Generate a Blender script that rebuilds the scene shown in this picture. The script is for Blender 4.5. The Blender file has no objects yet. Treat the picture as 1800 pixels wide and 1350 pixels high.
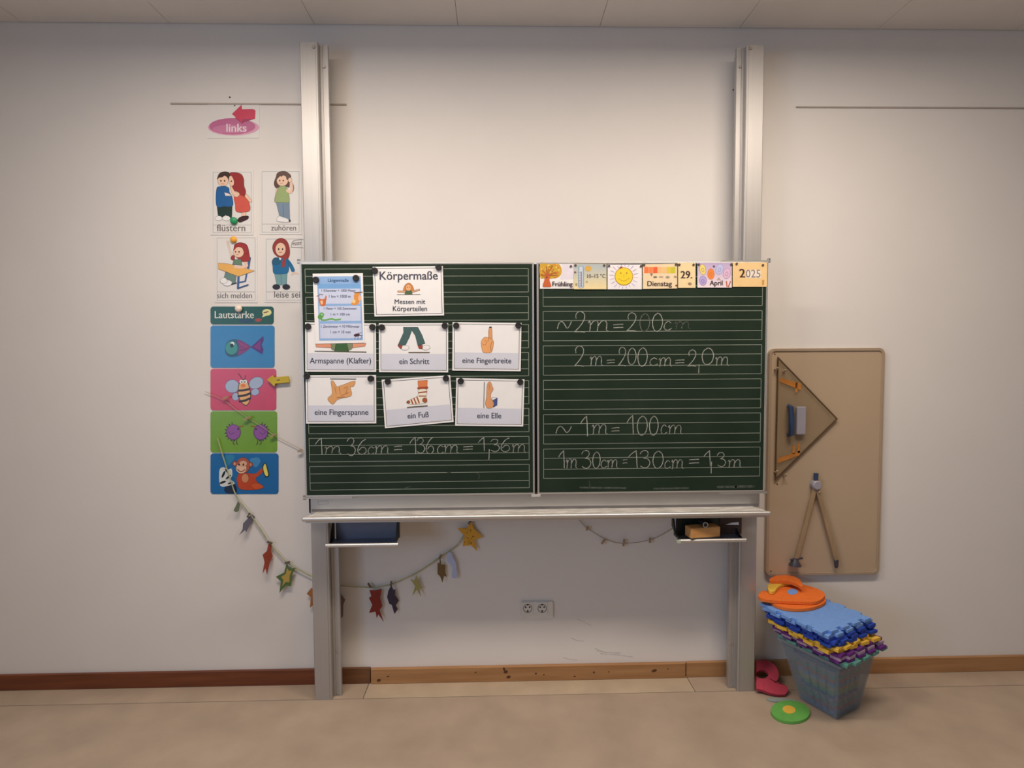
import bpy, bmesh, math, random
from mathutils import Vector, Matrix
from mathutils.geometry import tessellate_polygon
random.seed(4)
scene = bpy.context.scene
COL = scene.collection

# ------------------------------------------------------------------ camera
CAM = Vector((-0.168, -2.6856, 1.5573)); YAW, PIT, ROL, FPX = 0.0248, -0.0505, -0.0059, 1008.45
FW = Vector((math.sin(YAW)*math.cos(PIT), math.cos(YAW)*math.cos(PIT), math.sin(PIT)))
R0 = Vector((math.cos(YAW), -math.sin(YAW), 0)); U0 = R0.cross(FW)
RT = R0*math.cos(ROL) + U0*math.sin(ROL); UP = -R0*math.sin(ROL) + U0*math.cos(ROL)
cd = bpy.data.cameras.new('camera'); cam = bpy.data.objects.new('camera', cd); COL.objects.link(cam)
cd.sensor_fit = 'HORIZONTAL'; cd.sensor_width = 36.0; cd.lens = 36.0*FPX/1800.0; cd.clip_start = 0.02
cam.matrix_world = Matrix(((RT.x, UP.x, -FW.x, CAM.x), (RT.y, UP.y, -FW.y, CAM.y), (RT.z, UP.z, -FW.z, CAM.z), (0, 0, 0, 1)))
scene.camera = cam

# ------------------------------------------------------------------ sky and exposure
world = bpy.data.worlds.new('world'); scene.world = world; world.use_nodes = True
wn = world.node_tree.nodes; bg = wn['Background']
sky = wn.new('ShaderNodeTexSky'); sky.sky_type = 'HOSEK_WILKIE'; sky.turbidity = 4.0; sky.sun_direction = (0.3, -0.5, 0.6)
world.node_tree.links.new(sky.outputs[0], bg.inputs[0]); bg.inputs[1].default_value = 0.6
vs = scene.view_settings
vs.view_transform = 'Standard'; vs.look = 'None'; vs.gamma = 1.0; vs.use_curve_mapping = False; vs.exposure = 0.0

# ------------------------------------------------------------------ lights (room size first: walls, lamp and window places)
XL, XR, YB, ZC = -3.3, 3.3, -6.6, 3.05
WIN = [(-4.0, -2.8), (-5.6, -4.4)]           # windows in the left wall: y ranges
WZ0, WZ1 = 0.95, 2.35
LAMPS = [(-0.95, -1.25), (0.95, -1.25)]
LAMP_W, WIN_W = 36.0, 27.0

def area_light(name, loc, rot, sx, sy, power, col, parent=None):
    l = bpy.data.lights.new(name, 'AREA'); l.shape = 'RECTANGLE'; l.size = sx; l.size_y = sy; l.energy = power; l.color = col
    o = bpy.data.objects.new(name, l); COL.objects.link(o); o.location = loc; o.rotation_euler = rot
    if parent: o.parent = parent
    return o
for i, (y0, y1) in enumerate(WIN):           # daylight entering through the panes
    area_light('window_daylight', (XL+0.03, (y0+y1)/2, (WZ0+WZ1)/2), (0, -math.pi/2, 0), WZ1-WZ0-0.1, y1-y0-0.1, WIN_W, (0.52, 0.71, 1.0))

# ------------------------------------------------------------------ helpers
def ray(u, v): return FW + RT*((u-900.0)/FPX) + UP*((675.0-v)/FPX)
def W(u, v, y):                               # photo pixel -> point on the upright plane Y = y
    d = ray(u, v); return CAM + d*((y-CAM.y)/d.y)
def WZ(u, v, z):                              # photo pixel -> point on the level plane Z = z
    d = ray(u, v); return CAM + d*((z-CAM.z)/d.z)
def WP(u, v, p0, n):
    d = ray(u, v); return CAM + d*((p0-CAM).dot(n)/d.dot(n))

def lin(c): return tuple((x/255/12.92 if x/255 <= 0.04045 else ((x/255+0.055)/1.055)**2.4) for x in c)
MATS = {}
def mat(name, col, rough=0.6, metal=0.0, var=0.08, scale=12.0, bump=0.0, bscale=60.0, col2=None, stretch=None, spec=0.5, detail=4.0):
    if name in MATS: return MATS[name]
    m = bpy.data.materials.new(name); m.use_nodes = True; nt = m.node_tree; N = nt.nodes; L = nt.links
    b = N['Principled BSDF']; b.inputs['Roughness'].default_value = rough; b.inputs['Metallic'].default_value = metal
    b.inputs['Specular IOR Level'].default_value = spec
    tc = N.new('ShaderNodeTexCoord'); mp = N.new('ShaderNodeMapping'); L.new(tc.outputs['Object'], mp.inputs[0])
    if stretch: mp.inputs['Scale'].default_value = stretch
    nz = N.new('ShaderNodeTexNoise'); nz.inputs['Scale'].default_value = scale; nz.inputs['Detail'].default_value = detail
    L.new(mp.outputs[0], nz.inputs['Vector'])
    cr = N.new('ShaderNodeValToRGB'); L.new(nz.outputs['Fac'], cr.inputs[0])
    c2 = col2 or tuple(min(1, x*(1+var)) for x in col); c1 = col if col2 else tuple(x*(1-var) for x in col)
    cr.color_ramp.elements[0].position = 0.3; cr.color_ramp.elements[1].position = 0.7
    cr.color_ramp.elements[0].color = (*c1, 1); cr.color_ramp.elements[1].color = (*c2, 1)
    L.new(cr.outputs[0], b.inputs['Base Color'])
    if bump:
        n2 = N.new('ShaderNodeTexNoise'); n2.inputs['Scale'].default_value = bscale; n2.inputs['Detail'].default_value = 3
        L.new(mp.outputs[0], n2.inputs['Vector'])
        bp = N.new('ShaderNodeBump'); bp.inputs['Strength'].default_value = bump; bp.inputs['Distance'].default_value = 0.002
        L.new(n2.outputs['Fac'], bp.inputs['Height']); L.new(bp.outputs[0], b.inputs['Normal'])
    MATS[name] = m; return m
GAIN = 1.2
def ink(c, gloss=0.55, gain=None):            # printed colour, from its look in the photo
    g = gain or GAIN
    a = tuple(max(0.008, min(0.86, x*g)) for x in lin(c))
    return mat('print_%02x%02x%02x_%d_%d' % (int(c[0]), int(c[1]), int(c[2]), int(gloss*100), int(g*100)), a, gloss, var=0.03, scale=30)

WL = {}
def link(o, parent, wloc):
    COL.objects.link(o); WL[o.name] = Vector(wloc)
    if parent is not None:
        o.parent = parent; o.location = Vector(wloc)-WL[parent.name]
    else: o.location = wloc
    return o
def tag(o, label=None, cat=None, group=None, kind=None):
    if label: o['label'] = label
    if cat: o['category'] = cat
    if group: o['group'] = group
    if kind: o['kind'] = kind
    return o
def thing(name, label, cat, loc, group=None):
    o = bpy.data.objects.new(name, None); o.empty_display_size = 0.05
    link(o, None, loc); return tag(o, label, cat, group)

class MB:
    def __init__(s): s.v = []; s.f = []; s.m = []; s.k = 0
    def add(s, vs, fs):
        b = len(s.v); s.v += [Vector(p) for p in vs]
        for f in fs: s.f.append([b+i for i in f]); s.m.append(s.k)
        return s
    def box(s, x0, x1, y0, y1, z0, z1):
        return s.add([(x0,y0,z0),(x1,y0,z0),(x1,y1,z0),(x0,y1,z0),(x0,y0,z1),(x1,y0,z1),(x1,y1,z1),(x0,y1,z1)],
                     [(0,3,2,1),(4,5,6,7),(0,1,5,4),(1,2,6,5),(2,3,7,6),(3,0,4,7)])
    def obox(s, c, ax, ay, az):               # oriented box from centre and half axes
        c, ax, ay, az = map(Vector, (c, ax, ay, az)); P = []
        for k in (-1, 1):
            for i, j in ((-1,-1),(1,-1),(1,1),(-1,1)): P.append(c+ax*i+ay*j+az*k)
        return s.add(P, [(0,3,2,1),(4,5,6,7),(0,1,5,4),(1,2,6,5),(2,3,7,6),(3,0,4,7)])
    def prism(s, pts, off):                   # outline (3D points of one plane) extruded by off
        pts = [Vector(p) for p in pts]; off = Vector(off); n = len(pts)
        tri = tessellate_polygon([pts])
        s.add(pts+[p+off for p in pts], [tuple(t) for t in tri]+[tuple(n+i for i in reversed(t)) for t in tri]+[(i, (i+1) % n, n+(i+1) % n, n+i) for i in range(n)])
        return s
    def ringprism(s, outer, inner, off):      # outline with a hole, equal point counts
        n = len(outer); off = Vector(off); P = [Vector(p) for p in outer]+[Vector(p) for p in inner]
        P = P+[p+off for p in P]; F = []
        for i in range(n):
            j = (i+1) % n
            F += [(i, j, n+j, n+i), (2*n+i, 3*n+i, 3*n+j, 2*n+j), (i, 2*n+i, 2*n+j, j), (n+i, n+j, 3*n+j, 3*n+i)]
        return s.add(P, F)
    def tube(s, pts, r, n=8, cap=True):
        pts = [Vector(p) for p in pts]; rs = r if isinstance(r, (list, tuple)) else [r]*len(pts); V = []
        up = None
        for i, p in enumerate(pts):
            t = (pts[min(i+1, len(pts)-1)]-pts[max(i-1, 0)]).normalized()
            if up is None: up = t.orthogonal()
            a = (up-t*up.dot(t)).normalized(); b = t.cross(a); up = a
            for k in range(n):
                q = 2*math.pi*k/n; V.append(p+(a*math.cos(q)+b*math.sin(q))*rs[i])
        F = [(i*n+k, i*n+(k+1) % n, (i+1)*n+(k+1) % n, (i+1)*n+k) for i in range(len(pts)-1) for k in range(n)]
        if cap: F += [tuple(reversed(range(n))), tuple(range((len(pts)-1)*n, len(pts)*n))]
        return s.add(V, F)
    def lathe(s, base, axis, prof, n=16):     # prof: (distance along axis, radius)
        axis = Vector(axis).normalized()
        return s.tube_prof([Vector(base)+axis*d for d, r in prof], [r for d, r in prof], axis, n)
    def tube_prof(s, pts, rs, axis, n):
        a = axis.orthogonal().normalized(); b = axis.cross(a); V = []
        for p, r in zip(pts, rs):
            for k in range(n):
                q = 2*math.pi*k/n; V.append(p+(a*math.cos(q)+b*math.sin(q))*r)
        F = [(i*n+k, i*n+(k+1) % n, (i+1)*n+(k+1) % n, (i+1)*n+k) for i in range(len(pts)-1) for k in range(n)]
        F += [tuple(reversed(range(n))), tuple(range((len(pts)-1)*n, len(pts)*n))]
        return s.add(V, F)
    def build(s, name, mats, parent=None, smooth=False, bevel=0.0, base=False, fix=True):
        if not isinstance(mats, (list, tuple)): mats = [mats]
        xs = [p.x for p in s.v]; ys = [p.y for p in s.v]; zs = [p.z for p in s.v]
        c = Vector(((min(xs)+max(xs))/2, (min(ys)+max(ys))/2, min(zs) if base else (min(zs)+max(zs))/2))
        me = bpy.data.meshes.new(name); me.from_pydata([p-c for p in s.v], [], s.f)
        for m in mats: me.materials.append(m)
        for i, p in enumerate(me.polygons): p.material_index = min(s.m[i], len(mats)-1)
        if fix:
            bm = bmesh.new(); bm.from_mesh(me); bmesh.ops.recalc_face_normals(bm, faces=bm.faces); bm.to_mesh(me); bm.free()
        if smooth:
            me.polygons.foreach_set('use_smooth', [True]*len(me.polygons)); me.set_sharp_from_angle(angle=math.radians(40))
        o = bpy.data.objects.new(name, me); link(o, parent, c)
        if bevel:
            bv = o.modifiers.new('bevel', 'BEVEL'); bv.width = bevel; bv.segments = 2; bv.limit_method = 'ANGLE'
        return o

def curve(pts, n=6, closed=True):             # Catmull-Rom through 2D points
    out = []; k = len(pts)
    for i in range(k if closed else k-1):
        g = (lambda j: pts[j % k]) if closed else (lambda j: pts[max(0, min(k-1, j))])
        p0, p1, p2, p3 = g(i-1), g(i), g(i+1), g(i+2)
        for a in range(n):
            t = a/n
            out.append(tuple(0.5*((2*p1[d])+(-p0[d]+p2[d])*t+(2*p0[d]-5*p1[d]+4*p2[d]-p3[d])*t*t+(-p0[d]+3*p1[d]-3*p2[d]+p3[d])*t**3) for d in range(len(p1))))
    if not closed: out.append(tuple(pts[-1]))
    return out
def ell(cx, cy, rx, ry, rot=0.0, n=20):
    c, s = math.cos(math.radians(rot)), math.sin(math.radians(rot))
    return [(cx+rx*math.cos(q)*c-ry*math.sin(q)*s, cy+rx*math.cos(q)*s+ry*math.sin(q)*c) for q in [2*math.pi*i/n for i in range(n)]]
def rrect(x0, y0, x1, y1, r, n=4):
    P = []
    for cx, cy, a in ((x1-r, y0+r, -90), (x1-r, y1-r, 0), (x0+r, y1-r, 90), (x0+r, y0+r, 180)):
        for i in range(n+1):
            q = math.radians(a+90*i/n); P.append((cx+r*math.cos(q), cy+r*math.sin(q)))
    return P
def ribbon(pts, w):                           # polygons of a stroke with round joints
    out = []
    for i in range(len(pts)-1):
        (x0, y0), (x1, y1) = pts[i], pts[i+1]; dx, dy = x1-x0, y1-y0; l = math.hypot(dx, dy) or 1
        nx, ny = -dy/l*w/2, dx/l*w/2
        out.append([(x0+nx, y0+ny), (x1+nx, y1+ny), (x1-nx, y1-ny), (x0-nx, y0-ny)])
    for p in pts: out.append(ell(p[0], p[1], w/2, w/2, n=8))
    return out

TXT = {}
def glyphs(s, bold=0.0):
    key = (s, bold)
    if key not in TXT:
        cu = bpy.data.curves.new('lettering_source', 'FONT'); cu.body = s; cu.resolution_u = 3; cu.offset = bold; cu.fill_mode = 'FRONT'
        o = bpy.data.objects.new('lettering_source', cu); COL.objects.link(o); bpy.context.view_layer.update()
        me = bpy.data.meshes.new_from_object(o.evaluated_get(bpy.context.evaluated_depsgraph_get()))
        TXT[key] = ([(v.co.x, v.co.y) for v in me.vertices], [tuple(p.vertices) for p in me.polygons])
        bpy.data.objects.remove(o); bpy.data.curves.remove(cu); bpy.data.meshes.remove(me)
    return TXT[key]

class Print:                                  # flat print on a sheet: coloured outlines in photo (or crop) coordinates
    def __init__(s, y, ox=0, oy=0, sc=1.0, proj=None, gloss=0.55, gain=None):
        s.y = y; s.ox, s.oy, s.sc = ox, oy, sc; s.line = 0.0; s.mb = MB(); s.mats = []; s.n = 0; s.gloss = gloss; s.gain = gain; s.proj = proj
    def pt(s, p):
        y = s.y-0.0002-0.00003*s.n
        return W(s.ox+p[0]/s.sc, s.oy+p[1]/s.sc, y)
    def mi(s, c):
        m = c if not isinstance(c, tuple) else ink(c, s.gloss, s.gain)
        if m not in s.mats: s.mats.append(m)
        s.mb.k = s.mats.index(m)
    def poly(s, c, pts):
        s.mi(c); P = [s.pt(p) for p in pts]; s.mb.add(P, [tuple(t) for t in tessellate_polygon([P])]); s.n += 1
        if s.line and isinstance(c, tuple):
            pts = list(pts); s.edge(tuple(int(x*0.5) for x in c), pts+[pts[0]], s.line*s.sc)
        return s
    def edge(s, c, pts, w):
        s.mi(c)
        for q in ribbon(pts, w)[:len(pts)-1]:
            P = [s.pt(p) for p in q]; s.mb.add(P, [tuple(range(len(P)))])
        s.n += 1; return s
    def blob(s, c, pts): return s.poly(c, curve(pts, 5))
    def ell(s, c, cx, cy, rx, ry=None, rot=0): return s.poly(c, ell(cx, cy, rx, ry or rx, rot))
    def stroke(s, c, pts, w):
        s.mi(c)
        for q in ribbon(pts, w):
            P = [s.pt(p) for p in q]; s.mb.add(P, [tuple(range(len(P)))]); s.n += 0.2
        s.n += 1; return s
    def cstroke(s, c, pts, w, closed=False): return s.stroke(c, curve(pts, 5, closed)+([pts[0]] if closed else []), w)
    def text(s, c, t, x0, x1, base, ys=1.0, rot=0.0, bold=0.0):
        V, F = glyphs(t); a = min(v[0] for v in V); b = max(v[0] for v in V); k = (x1-x0)/(b-a)
        cr, sr = math.cos(math.radians(rot)), math.sin(math.radians(rot)); s.mi(c)
        for sh in ((-1, 0, 1) if bold else (0,)):      # heavier print: the outline laid three times side by side
            P = []
            for x, y in V:
                dx, dy = (x-a+sh*bold)*k, -y*k*ys; P.append(s.pt((x0+dx*cr+dy*sr, base-dx*sr+dy*cr)))
            s.mb.add(P, F); s.n += 0.3
        s.n += 1; return s
    def build(s, name, parent, label=None):
        o = s.mb.build(name, s.mats, parent, fix=False)
        return tag(o, label)

def sheet(name, label, cat, outline, y, m, th=0.0012, group=None):
    o = MB().prism([W(u, v, y) for u, v in outline], (0, th, 0)).build(name, m)
    return tag(o, label, cat, group)
def inset(q, d):                              # quad shrunk towards its centre by d pixels
    cx = sum(p[0] for p in q)/4; cy = sum(p[1] for p in q)/4; out = []
    for x, y in q:
        out.append((x-math.copysign(d, x-cx), y-math.copysign(d, y-cy)))
    return out
def lerp(a, b, t): return (a[0]+(b[0]-a[0])*t, a[1]+(b[1]-a[1])*t)

# ------------------------------------------------------------------ materials of the place
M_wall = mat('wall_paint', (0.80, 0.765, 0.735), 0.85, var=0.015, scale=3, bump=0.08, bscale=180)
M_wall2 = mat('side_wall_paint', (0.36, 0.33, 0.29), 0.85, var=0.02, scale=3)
M_ceil = mat('ceiling_board', (0.80, 0.76, 0.72), 0.9, var=0.02, scale=5)
M_joint = mat('dark_joint', (0.10, 0.085, 0.07), 0.9)
M_floor = mat('linoleum', (0.43, 0.335, 0.255), 0.5, var=0.10, scale=5, bump=0.05, bscale=120, detail=8, spec=0.3)
M_patch = mat('linoleum_patch', (0.50, 0.395, 0.285), 0.5, var=0.10, scale=7, bump=0.05, bscale=120, detail=8, spec=0.3)
M_alu = mat('brushed_aluminium', (0.50, 0.485, 0.475), 0.5, 0.7, var=0.03, scale=4, stretch=(60, 60, 0.6))
M_alux = mat('brushed_aluminium_rail', (0.66, 0.645, 0.63), 0.38, 0.75, var=0.04, scale=4, stretch=(0.6, 60, 60))
M_dusty = mat('chalk_dusty_aluminium', (0.42, 0.40, 0.37), 0.75, 0.2, scale=14, col2=(0.70, 0.68, 0.64), stretch=(1, 3, 3), detail=8)
M_steel = mat('steel_screw', (0.55, 0.53, 0.50), 0.3, 1.0)
M_black = mat('black_rubber', (0.012, 0.012, 0.013), 0.6)
M_dark = mat('dark_gap', (0.012, 0.010, 0.009), 0.8)
M_board = mat('board_enamel', (0.013, 0.026, 0.016), 0.6, var=0.2, scale=4, col2=(0.021, 0.036, 0.024), detail=8, spec=0.15)
M_rule = mat('ruling_paint', (0.27, 0.31, 0.26), 0.6, var=0.15, scale=9)
M_chalk = mat('chalk', (0.24, 0.26, 0.23), 0.9, scale=240, col2=(0.60, 0.62, 0.56), detail=2)
M_chalkf = mat('faded_chalk', (0.04, 0.05, 0.04), 0.9, scale=200, col2=(0.24, 0.26, 0.22), detail=2)
M_smear = mat('chalk_smear', (0.035, 0.05, 0.04), 0.9, scale=60, col2=(0.09, 0.11, 0.09))
M_paper = mat('paper', (0.87, 0.865, 0.875), 0.55, var=0.015, scale=20)
M_lam = mat('laminated_paper', (0.78, 0.76, 0.74), 0.4, var=0.015, scale=20)
M_band = mat('card_band_print', (0.66, 0.68, 0.78), 0.5, var=0.02)
M_line = mat('card_line_print', (0.07, 0.075, 0.10), 0.5, var=0.05)
M_grey = mat('grey_line_print', (0.42, 0.40, 0.38), 0.5, var=0.05)
M_woodL = mat('stained_skirting', (0.125, 0.032, 0.010), 0.45, scale=3, col2=(0.21, 0.058, 0.018), stretch=(1, 8, 14), detail=8)
M_woodD = mat('aged_skirting', (0.13, 0.05, 0.018), 0.5, scale=3, col2=(0.20, 0.085, 0.032), stretch=(1, 8, 14), detail=8)
M_pine = mat('pine_skirting', (0.34, 0.165, 0.065), 0.5, scale=3, col2=(0.46, 0.25, 0.11), stretch=(1, 8, 16), detail=8)
M_knot = mat('pine_knot', (0.10, 0.035, 0.012), 0.6, var=0.3)
M_white = mat('white_plastic', (0.74, 0.72, 0.68), 0.35, var=0.02)
M_hole = mat('socket_shadow_plastic', (0.04, 0.035, 0.03), 0.6)
M_trim = mat('rail_paint', (0.46, 0.40, 0.35), 0.7)
M_trayshade = mat('shaded_tray_metal', (0.17, 0.20, 0.29), 0.4, 0.3, var=0.05)  # bluish shade below the board is put into the tray metal's colour
M_beige = mat('beige_panel_laminate', (0.50, 0.375, 0.255), 0.5, var=0.03, scale=3)
M_edge = mat('beige_panel_edge', (0.40, 0.30, 0.21), 0.5, var=0.03)

# ------------------------------------------------------------------ the room
def struct(o, label=None):
    o['kind'] = 'structure'
    if label: o['label'] = label
    return o
T = 0.15
floor = struct(MB().box(XL, XR, YB, 0, -0.12, -0.002).build('floor', M_joint), 'beige linoleum floor with a patched strip before the wall')
pA, pB = WZ(652, 1202, 0), WZ(640, 1231, 0); pC, pD = WZ(1207, 1187.5, 0), WZ(1224, 1233, 0)
g = 0.0018; yS = -0.135
x0, x1 = W(648, 1200, -0.02).x, W(1208, 1188, -0.02).x
SEAM = [(XL, x0-g, yS+g, -0.001), (x1+g, XR, yS+g, -0.001), (XL, XR, YB, yS-g)]
for (a, b, c, d) in SEAM: MB().box(a, b, c, d, -0.002, 0.0).build('linoleum_sheet', M_floor, floor)
MB().box(x0+g, x1-g, yS+g, -0.001, -0.002, 0.0).build('linoleum_patch', M_patch, floor)['label'] = 'lighter patched strip of linoleum'
ceil = struct(MB().box(XL, XR, YB, 0, ZC+0.004, ZC+0.12).build('ceiling', M_joint), 'off-white panelled ceiling')
seam = [W(u, 45, 0).x for u in (553, 798, 1053, 1300)]; pw = (seam[3]-seam[0])/3
xs = seam[0]; 
while xs-pw > XL: xs -= pw
px = [XL]+[xs+pw*i for i in range(40) if XL+0.02 < xs+pw*i < XR-0.02]+[XR]; proto = {}
for i in range(len(px)-1):
    for j in range(6):
        y1 = -0.003-j*1.1; y0 = YB if j == 5 else y1-1.1+0.003
        w_ = px[i+1]-px[i]
        key = (round(w_, 4), j == 5)
        if key in proto:
            o = bpy.data.objects.new('ceiling_panel', proto[key].data); link(o, ceil, Vector(((px[i]+px[i+1])/2, (y0+y1)/2, ZC+0.002)))
        else: proto[key] = MB().box(px[i]+0.001, px[i+1]-0.001, y0, y1, ZC, ZC+0.004).build('ceiling_panel', M_ceil, ceil)
wall = struct(MB().box(XL-T, XR+T, 0, T, -0.12, ZC+0.12).build('wall_back', M_wall), 'off-white painted wall behind the blackboard')
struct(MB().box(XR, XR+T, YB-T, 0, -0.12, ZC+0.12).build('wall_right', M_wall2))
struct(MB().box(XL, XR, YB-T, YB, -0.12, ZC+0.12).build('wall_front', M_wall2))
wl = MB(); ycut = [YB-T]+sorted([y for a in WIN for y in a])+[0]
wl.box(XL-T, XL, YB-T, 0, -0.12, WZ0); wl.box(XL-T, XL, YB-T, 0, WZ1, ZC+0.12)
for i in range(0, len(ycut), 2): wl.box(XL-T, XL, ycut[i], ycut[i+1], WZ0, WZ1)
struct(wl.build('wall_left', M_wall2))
mg = bpy.data.materials.new('window_glass'); mg.use_nodes = True; nt = mg.node_tree; N = nt.nodes
gl = N.new('ShaderNodeBsdfGlossy'); gl.inputs['Roughness'].default_value = 0.02; tr = N.new('ShaderNodeBsdfTransparent'); mx = N.new('ShaderNodeMixShader'); fr = N.new('ShaderNodeFresnel')
nt.links.new(fr.outputs[0], mx.inputs[0]); nt.links.new(tr.outputs[0], mx.inputs[1]); nt.links.new(gl.outputs[0], mx.inputs[2]); nt.links.new(mx.outputs[0], N['Material Output'].inputs[0])
for i, (y0, y1) in enumerate(WIN):
    f = MB(); e = 0.06; xa, xb = XL-0.10, XL-0.04
    f.box(xa, xb, y0, y1, WZ0, WZ0+e); f.box(xa, xb, y0, y1, WZ1-e, WZ1); f.box(xa, xb, y0, y0+e, WZ0+e, WZ1-e); f.box(xa, xb, y1-e, y1, WZ0+e, WZ1-e)
    wo = struct(f.build('window_%d' % (i+1), M_white))
    MB().box(XL-0.075, XL-0.069, y0+e, y1-e, WZ0+e, WZ1-e).build('pane', mg, wo)
for (x, y) in LAMPS:                          # ceiling luminaires, above and behind the view
    t = thing('ceiling_lamp', 'long flat ceiling lamp above the %s half of the blackboard' % ('left' if x < 0 else 'right'), 'lamp', (x, y, ZC-0.10), 'ceiling lamps of the classroom')
    MB().box(x-0.65, x+0.65, y-0.15, y+0.15, ZC-0.085, ZC-0.055).build('housing', M_white, t, bevel=0.004)
    for dx in (-0.5, 0.5): MB().tube([(x+dx, y, ZC-0.056), (x+dx, y, ZC-0.0005)], 0.006, 8).build('suspension_rod', M_steel, t)
    l = area_light('lamp_light', (0, 0, 0.0), (0, 0, 0), 1.2, 0.24, LAMP_W, (1.0, 0.86, 0.72), t)
    l.location = (0, 0, 0.012)

# skirting
bb = bpy.data.objects.new('baseboard_back', None); link(bb, None, (0, -0.01, 0)); struct(bb, 'wooden skirting board along the back wall')
hb = W(450, 1180, -0.02).z
def plank(u0, u1, h, th, m, name='plank'):
    xa = XL if u0 is None else W(u0, 1195, -th).x; xb = XR if u1 is None else W(u1, 1195, -th).x
    return MB().box(xa, xb, -th, -0.0005, 0.0005, h).build(name, m, bb, bevel=0.002)
plank(None, 590, hb, 0.016, M_woodL)['label'] = 'dark reddish stained plank'
plank(591, 651, hb+0.002, 0.016, M_woodD)
pp = plank(652, 1205, hb-0.002, 0.022, M_pine); pp['label'] = 'lighter pine plank with dark knots'
plank(1206.5, None, hb, 0.018, M_pine)
kn = MB()
for (u, v, rx, ry) in [(889,1181,4,3),(894,1190,4,2.6),(886,1176,2,3),(836,1182,2,1.2),(942,1184,2.2,1.5),(956,1186,1.6,1.2),(1010,1189,2.5,1.2),(1044,1182,1.8,1.8),(1150,1179,5,2.4),(1174,1176,1.6,1),(666,1196,4,2.6),(682,1189,2.5,1.2),(1070,1181,1.5,1)]:
    kn.prism([W(u+a, v+b, -0.0222) for a, b in ell(0, 0, rx, ry, -15, 10)], (0, -0.0001, 0))
kn.build('knot_marks', M_knot, bb)
# pale wire rails on the wall and wall scuffs
a, b = W(300, 182, -0.002), W(609, 179, -0.002)
tr1 = struct(MB().box(a.x, b.x, -0.006, -0.0002, a.z-0.0035, a.z+0.002).build('trim_1', M_trim), 'thin picture rail strip on the wall left of the blackboard')
c = W(1399, 188, -0.002)
struct(MB().box(c.x, XR, -0.006, -0.0002, c.z-0.0035, c.z+0.002).build('trim_2', M_trim), 'thin picture rail strip on the wall at right')
M_scuff = mat('scuff_grey', (0.50, 0.49, 0.49), 0.9, scale=60, col2=(0.72, 0.70, 0.68))
for pts, w in [([(1005,1122),(1014,1126),(1026,1127)],1.4), ([(1050,1144),(1066,1147),(1090,1148)],1.6), ([(1056,1149),(1085,1151),(1112,1155)],1.4), ([(990,1156),(1006,1160),(1014,1160)],1.2), ([(1046,1140),(1058,1145)],1.2), ([(1015,1088),(1040,1100)],1.0)]:
    m_ = MB()
    for q in ribbon(pts, w): m_.prism([W(u, v, -0.0003) for u, v in q], (0, 0.0002, 0))
    m_.build('scuff_mark', M_scuff, wall)
m_ = MB()
for (u, v) in [(1289,158), (404,171), (413,186)]: m_.lathe(W(u, v, 0), (0, -1, 0), [(0, 0.004), (0.0025, 0.003)], 8)
m_.build('nail_holes', M_hole, wall)

# double wall socket
so = thing('wall_socket', 'white double power socket low on the wall under the blackboard', 'socket', W(944, 1082, -0.002))
P = [W(u, v, 0) for u, v in rrect(915.5, 1056, 972, 1084, 2.5)]
MB().prism([p+Vector((0, -0.010, 0)) for p in P], (0, 0.0095, 0)).build('cover_frame', M_white, so, bevel=0.001)
for u in (927.5, 953):
    c = W(u, 1069, -0.010)
    ins = MB().box(c.x-0.027, c.x+0.027, -0.0125, -0.0102, c.z-0.028, c.z+0.028).build('socket_insert', M_white, so, bevel=0.001)
    d = MB(); d.ringprism([(c.x+0.0215*math.cos(q), -0.0128, c.z+0.0215*math.sin(q)) for q in [i*math.pi/10 for i in range(20)]],
                          [(c.x+0.019*math.cos(q), -0.0128, c.z+0.019*math.sin(q)) for q in [i*math.pi/10 for i in range(20)]], (0, 0.0006, 0))
    for dx, dz, r in ((-0.0095, 0.006, 0.0045), (0.0095, 0.006, 0.0045), (0, -0.013, 0.005), (0, 0.017, 0.004)):
        d.lathe((c.x+dx, -0.0124, c.z+dz), (0, -1, 0), [(0, r), (0.0006, r)], 10)
    d.build('pin_holes', M_hole, ins)

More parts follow.
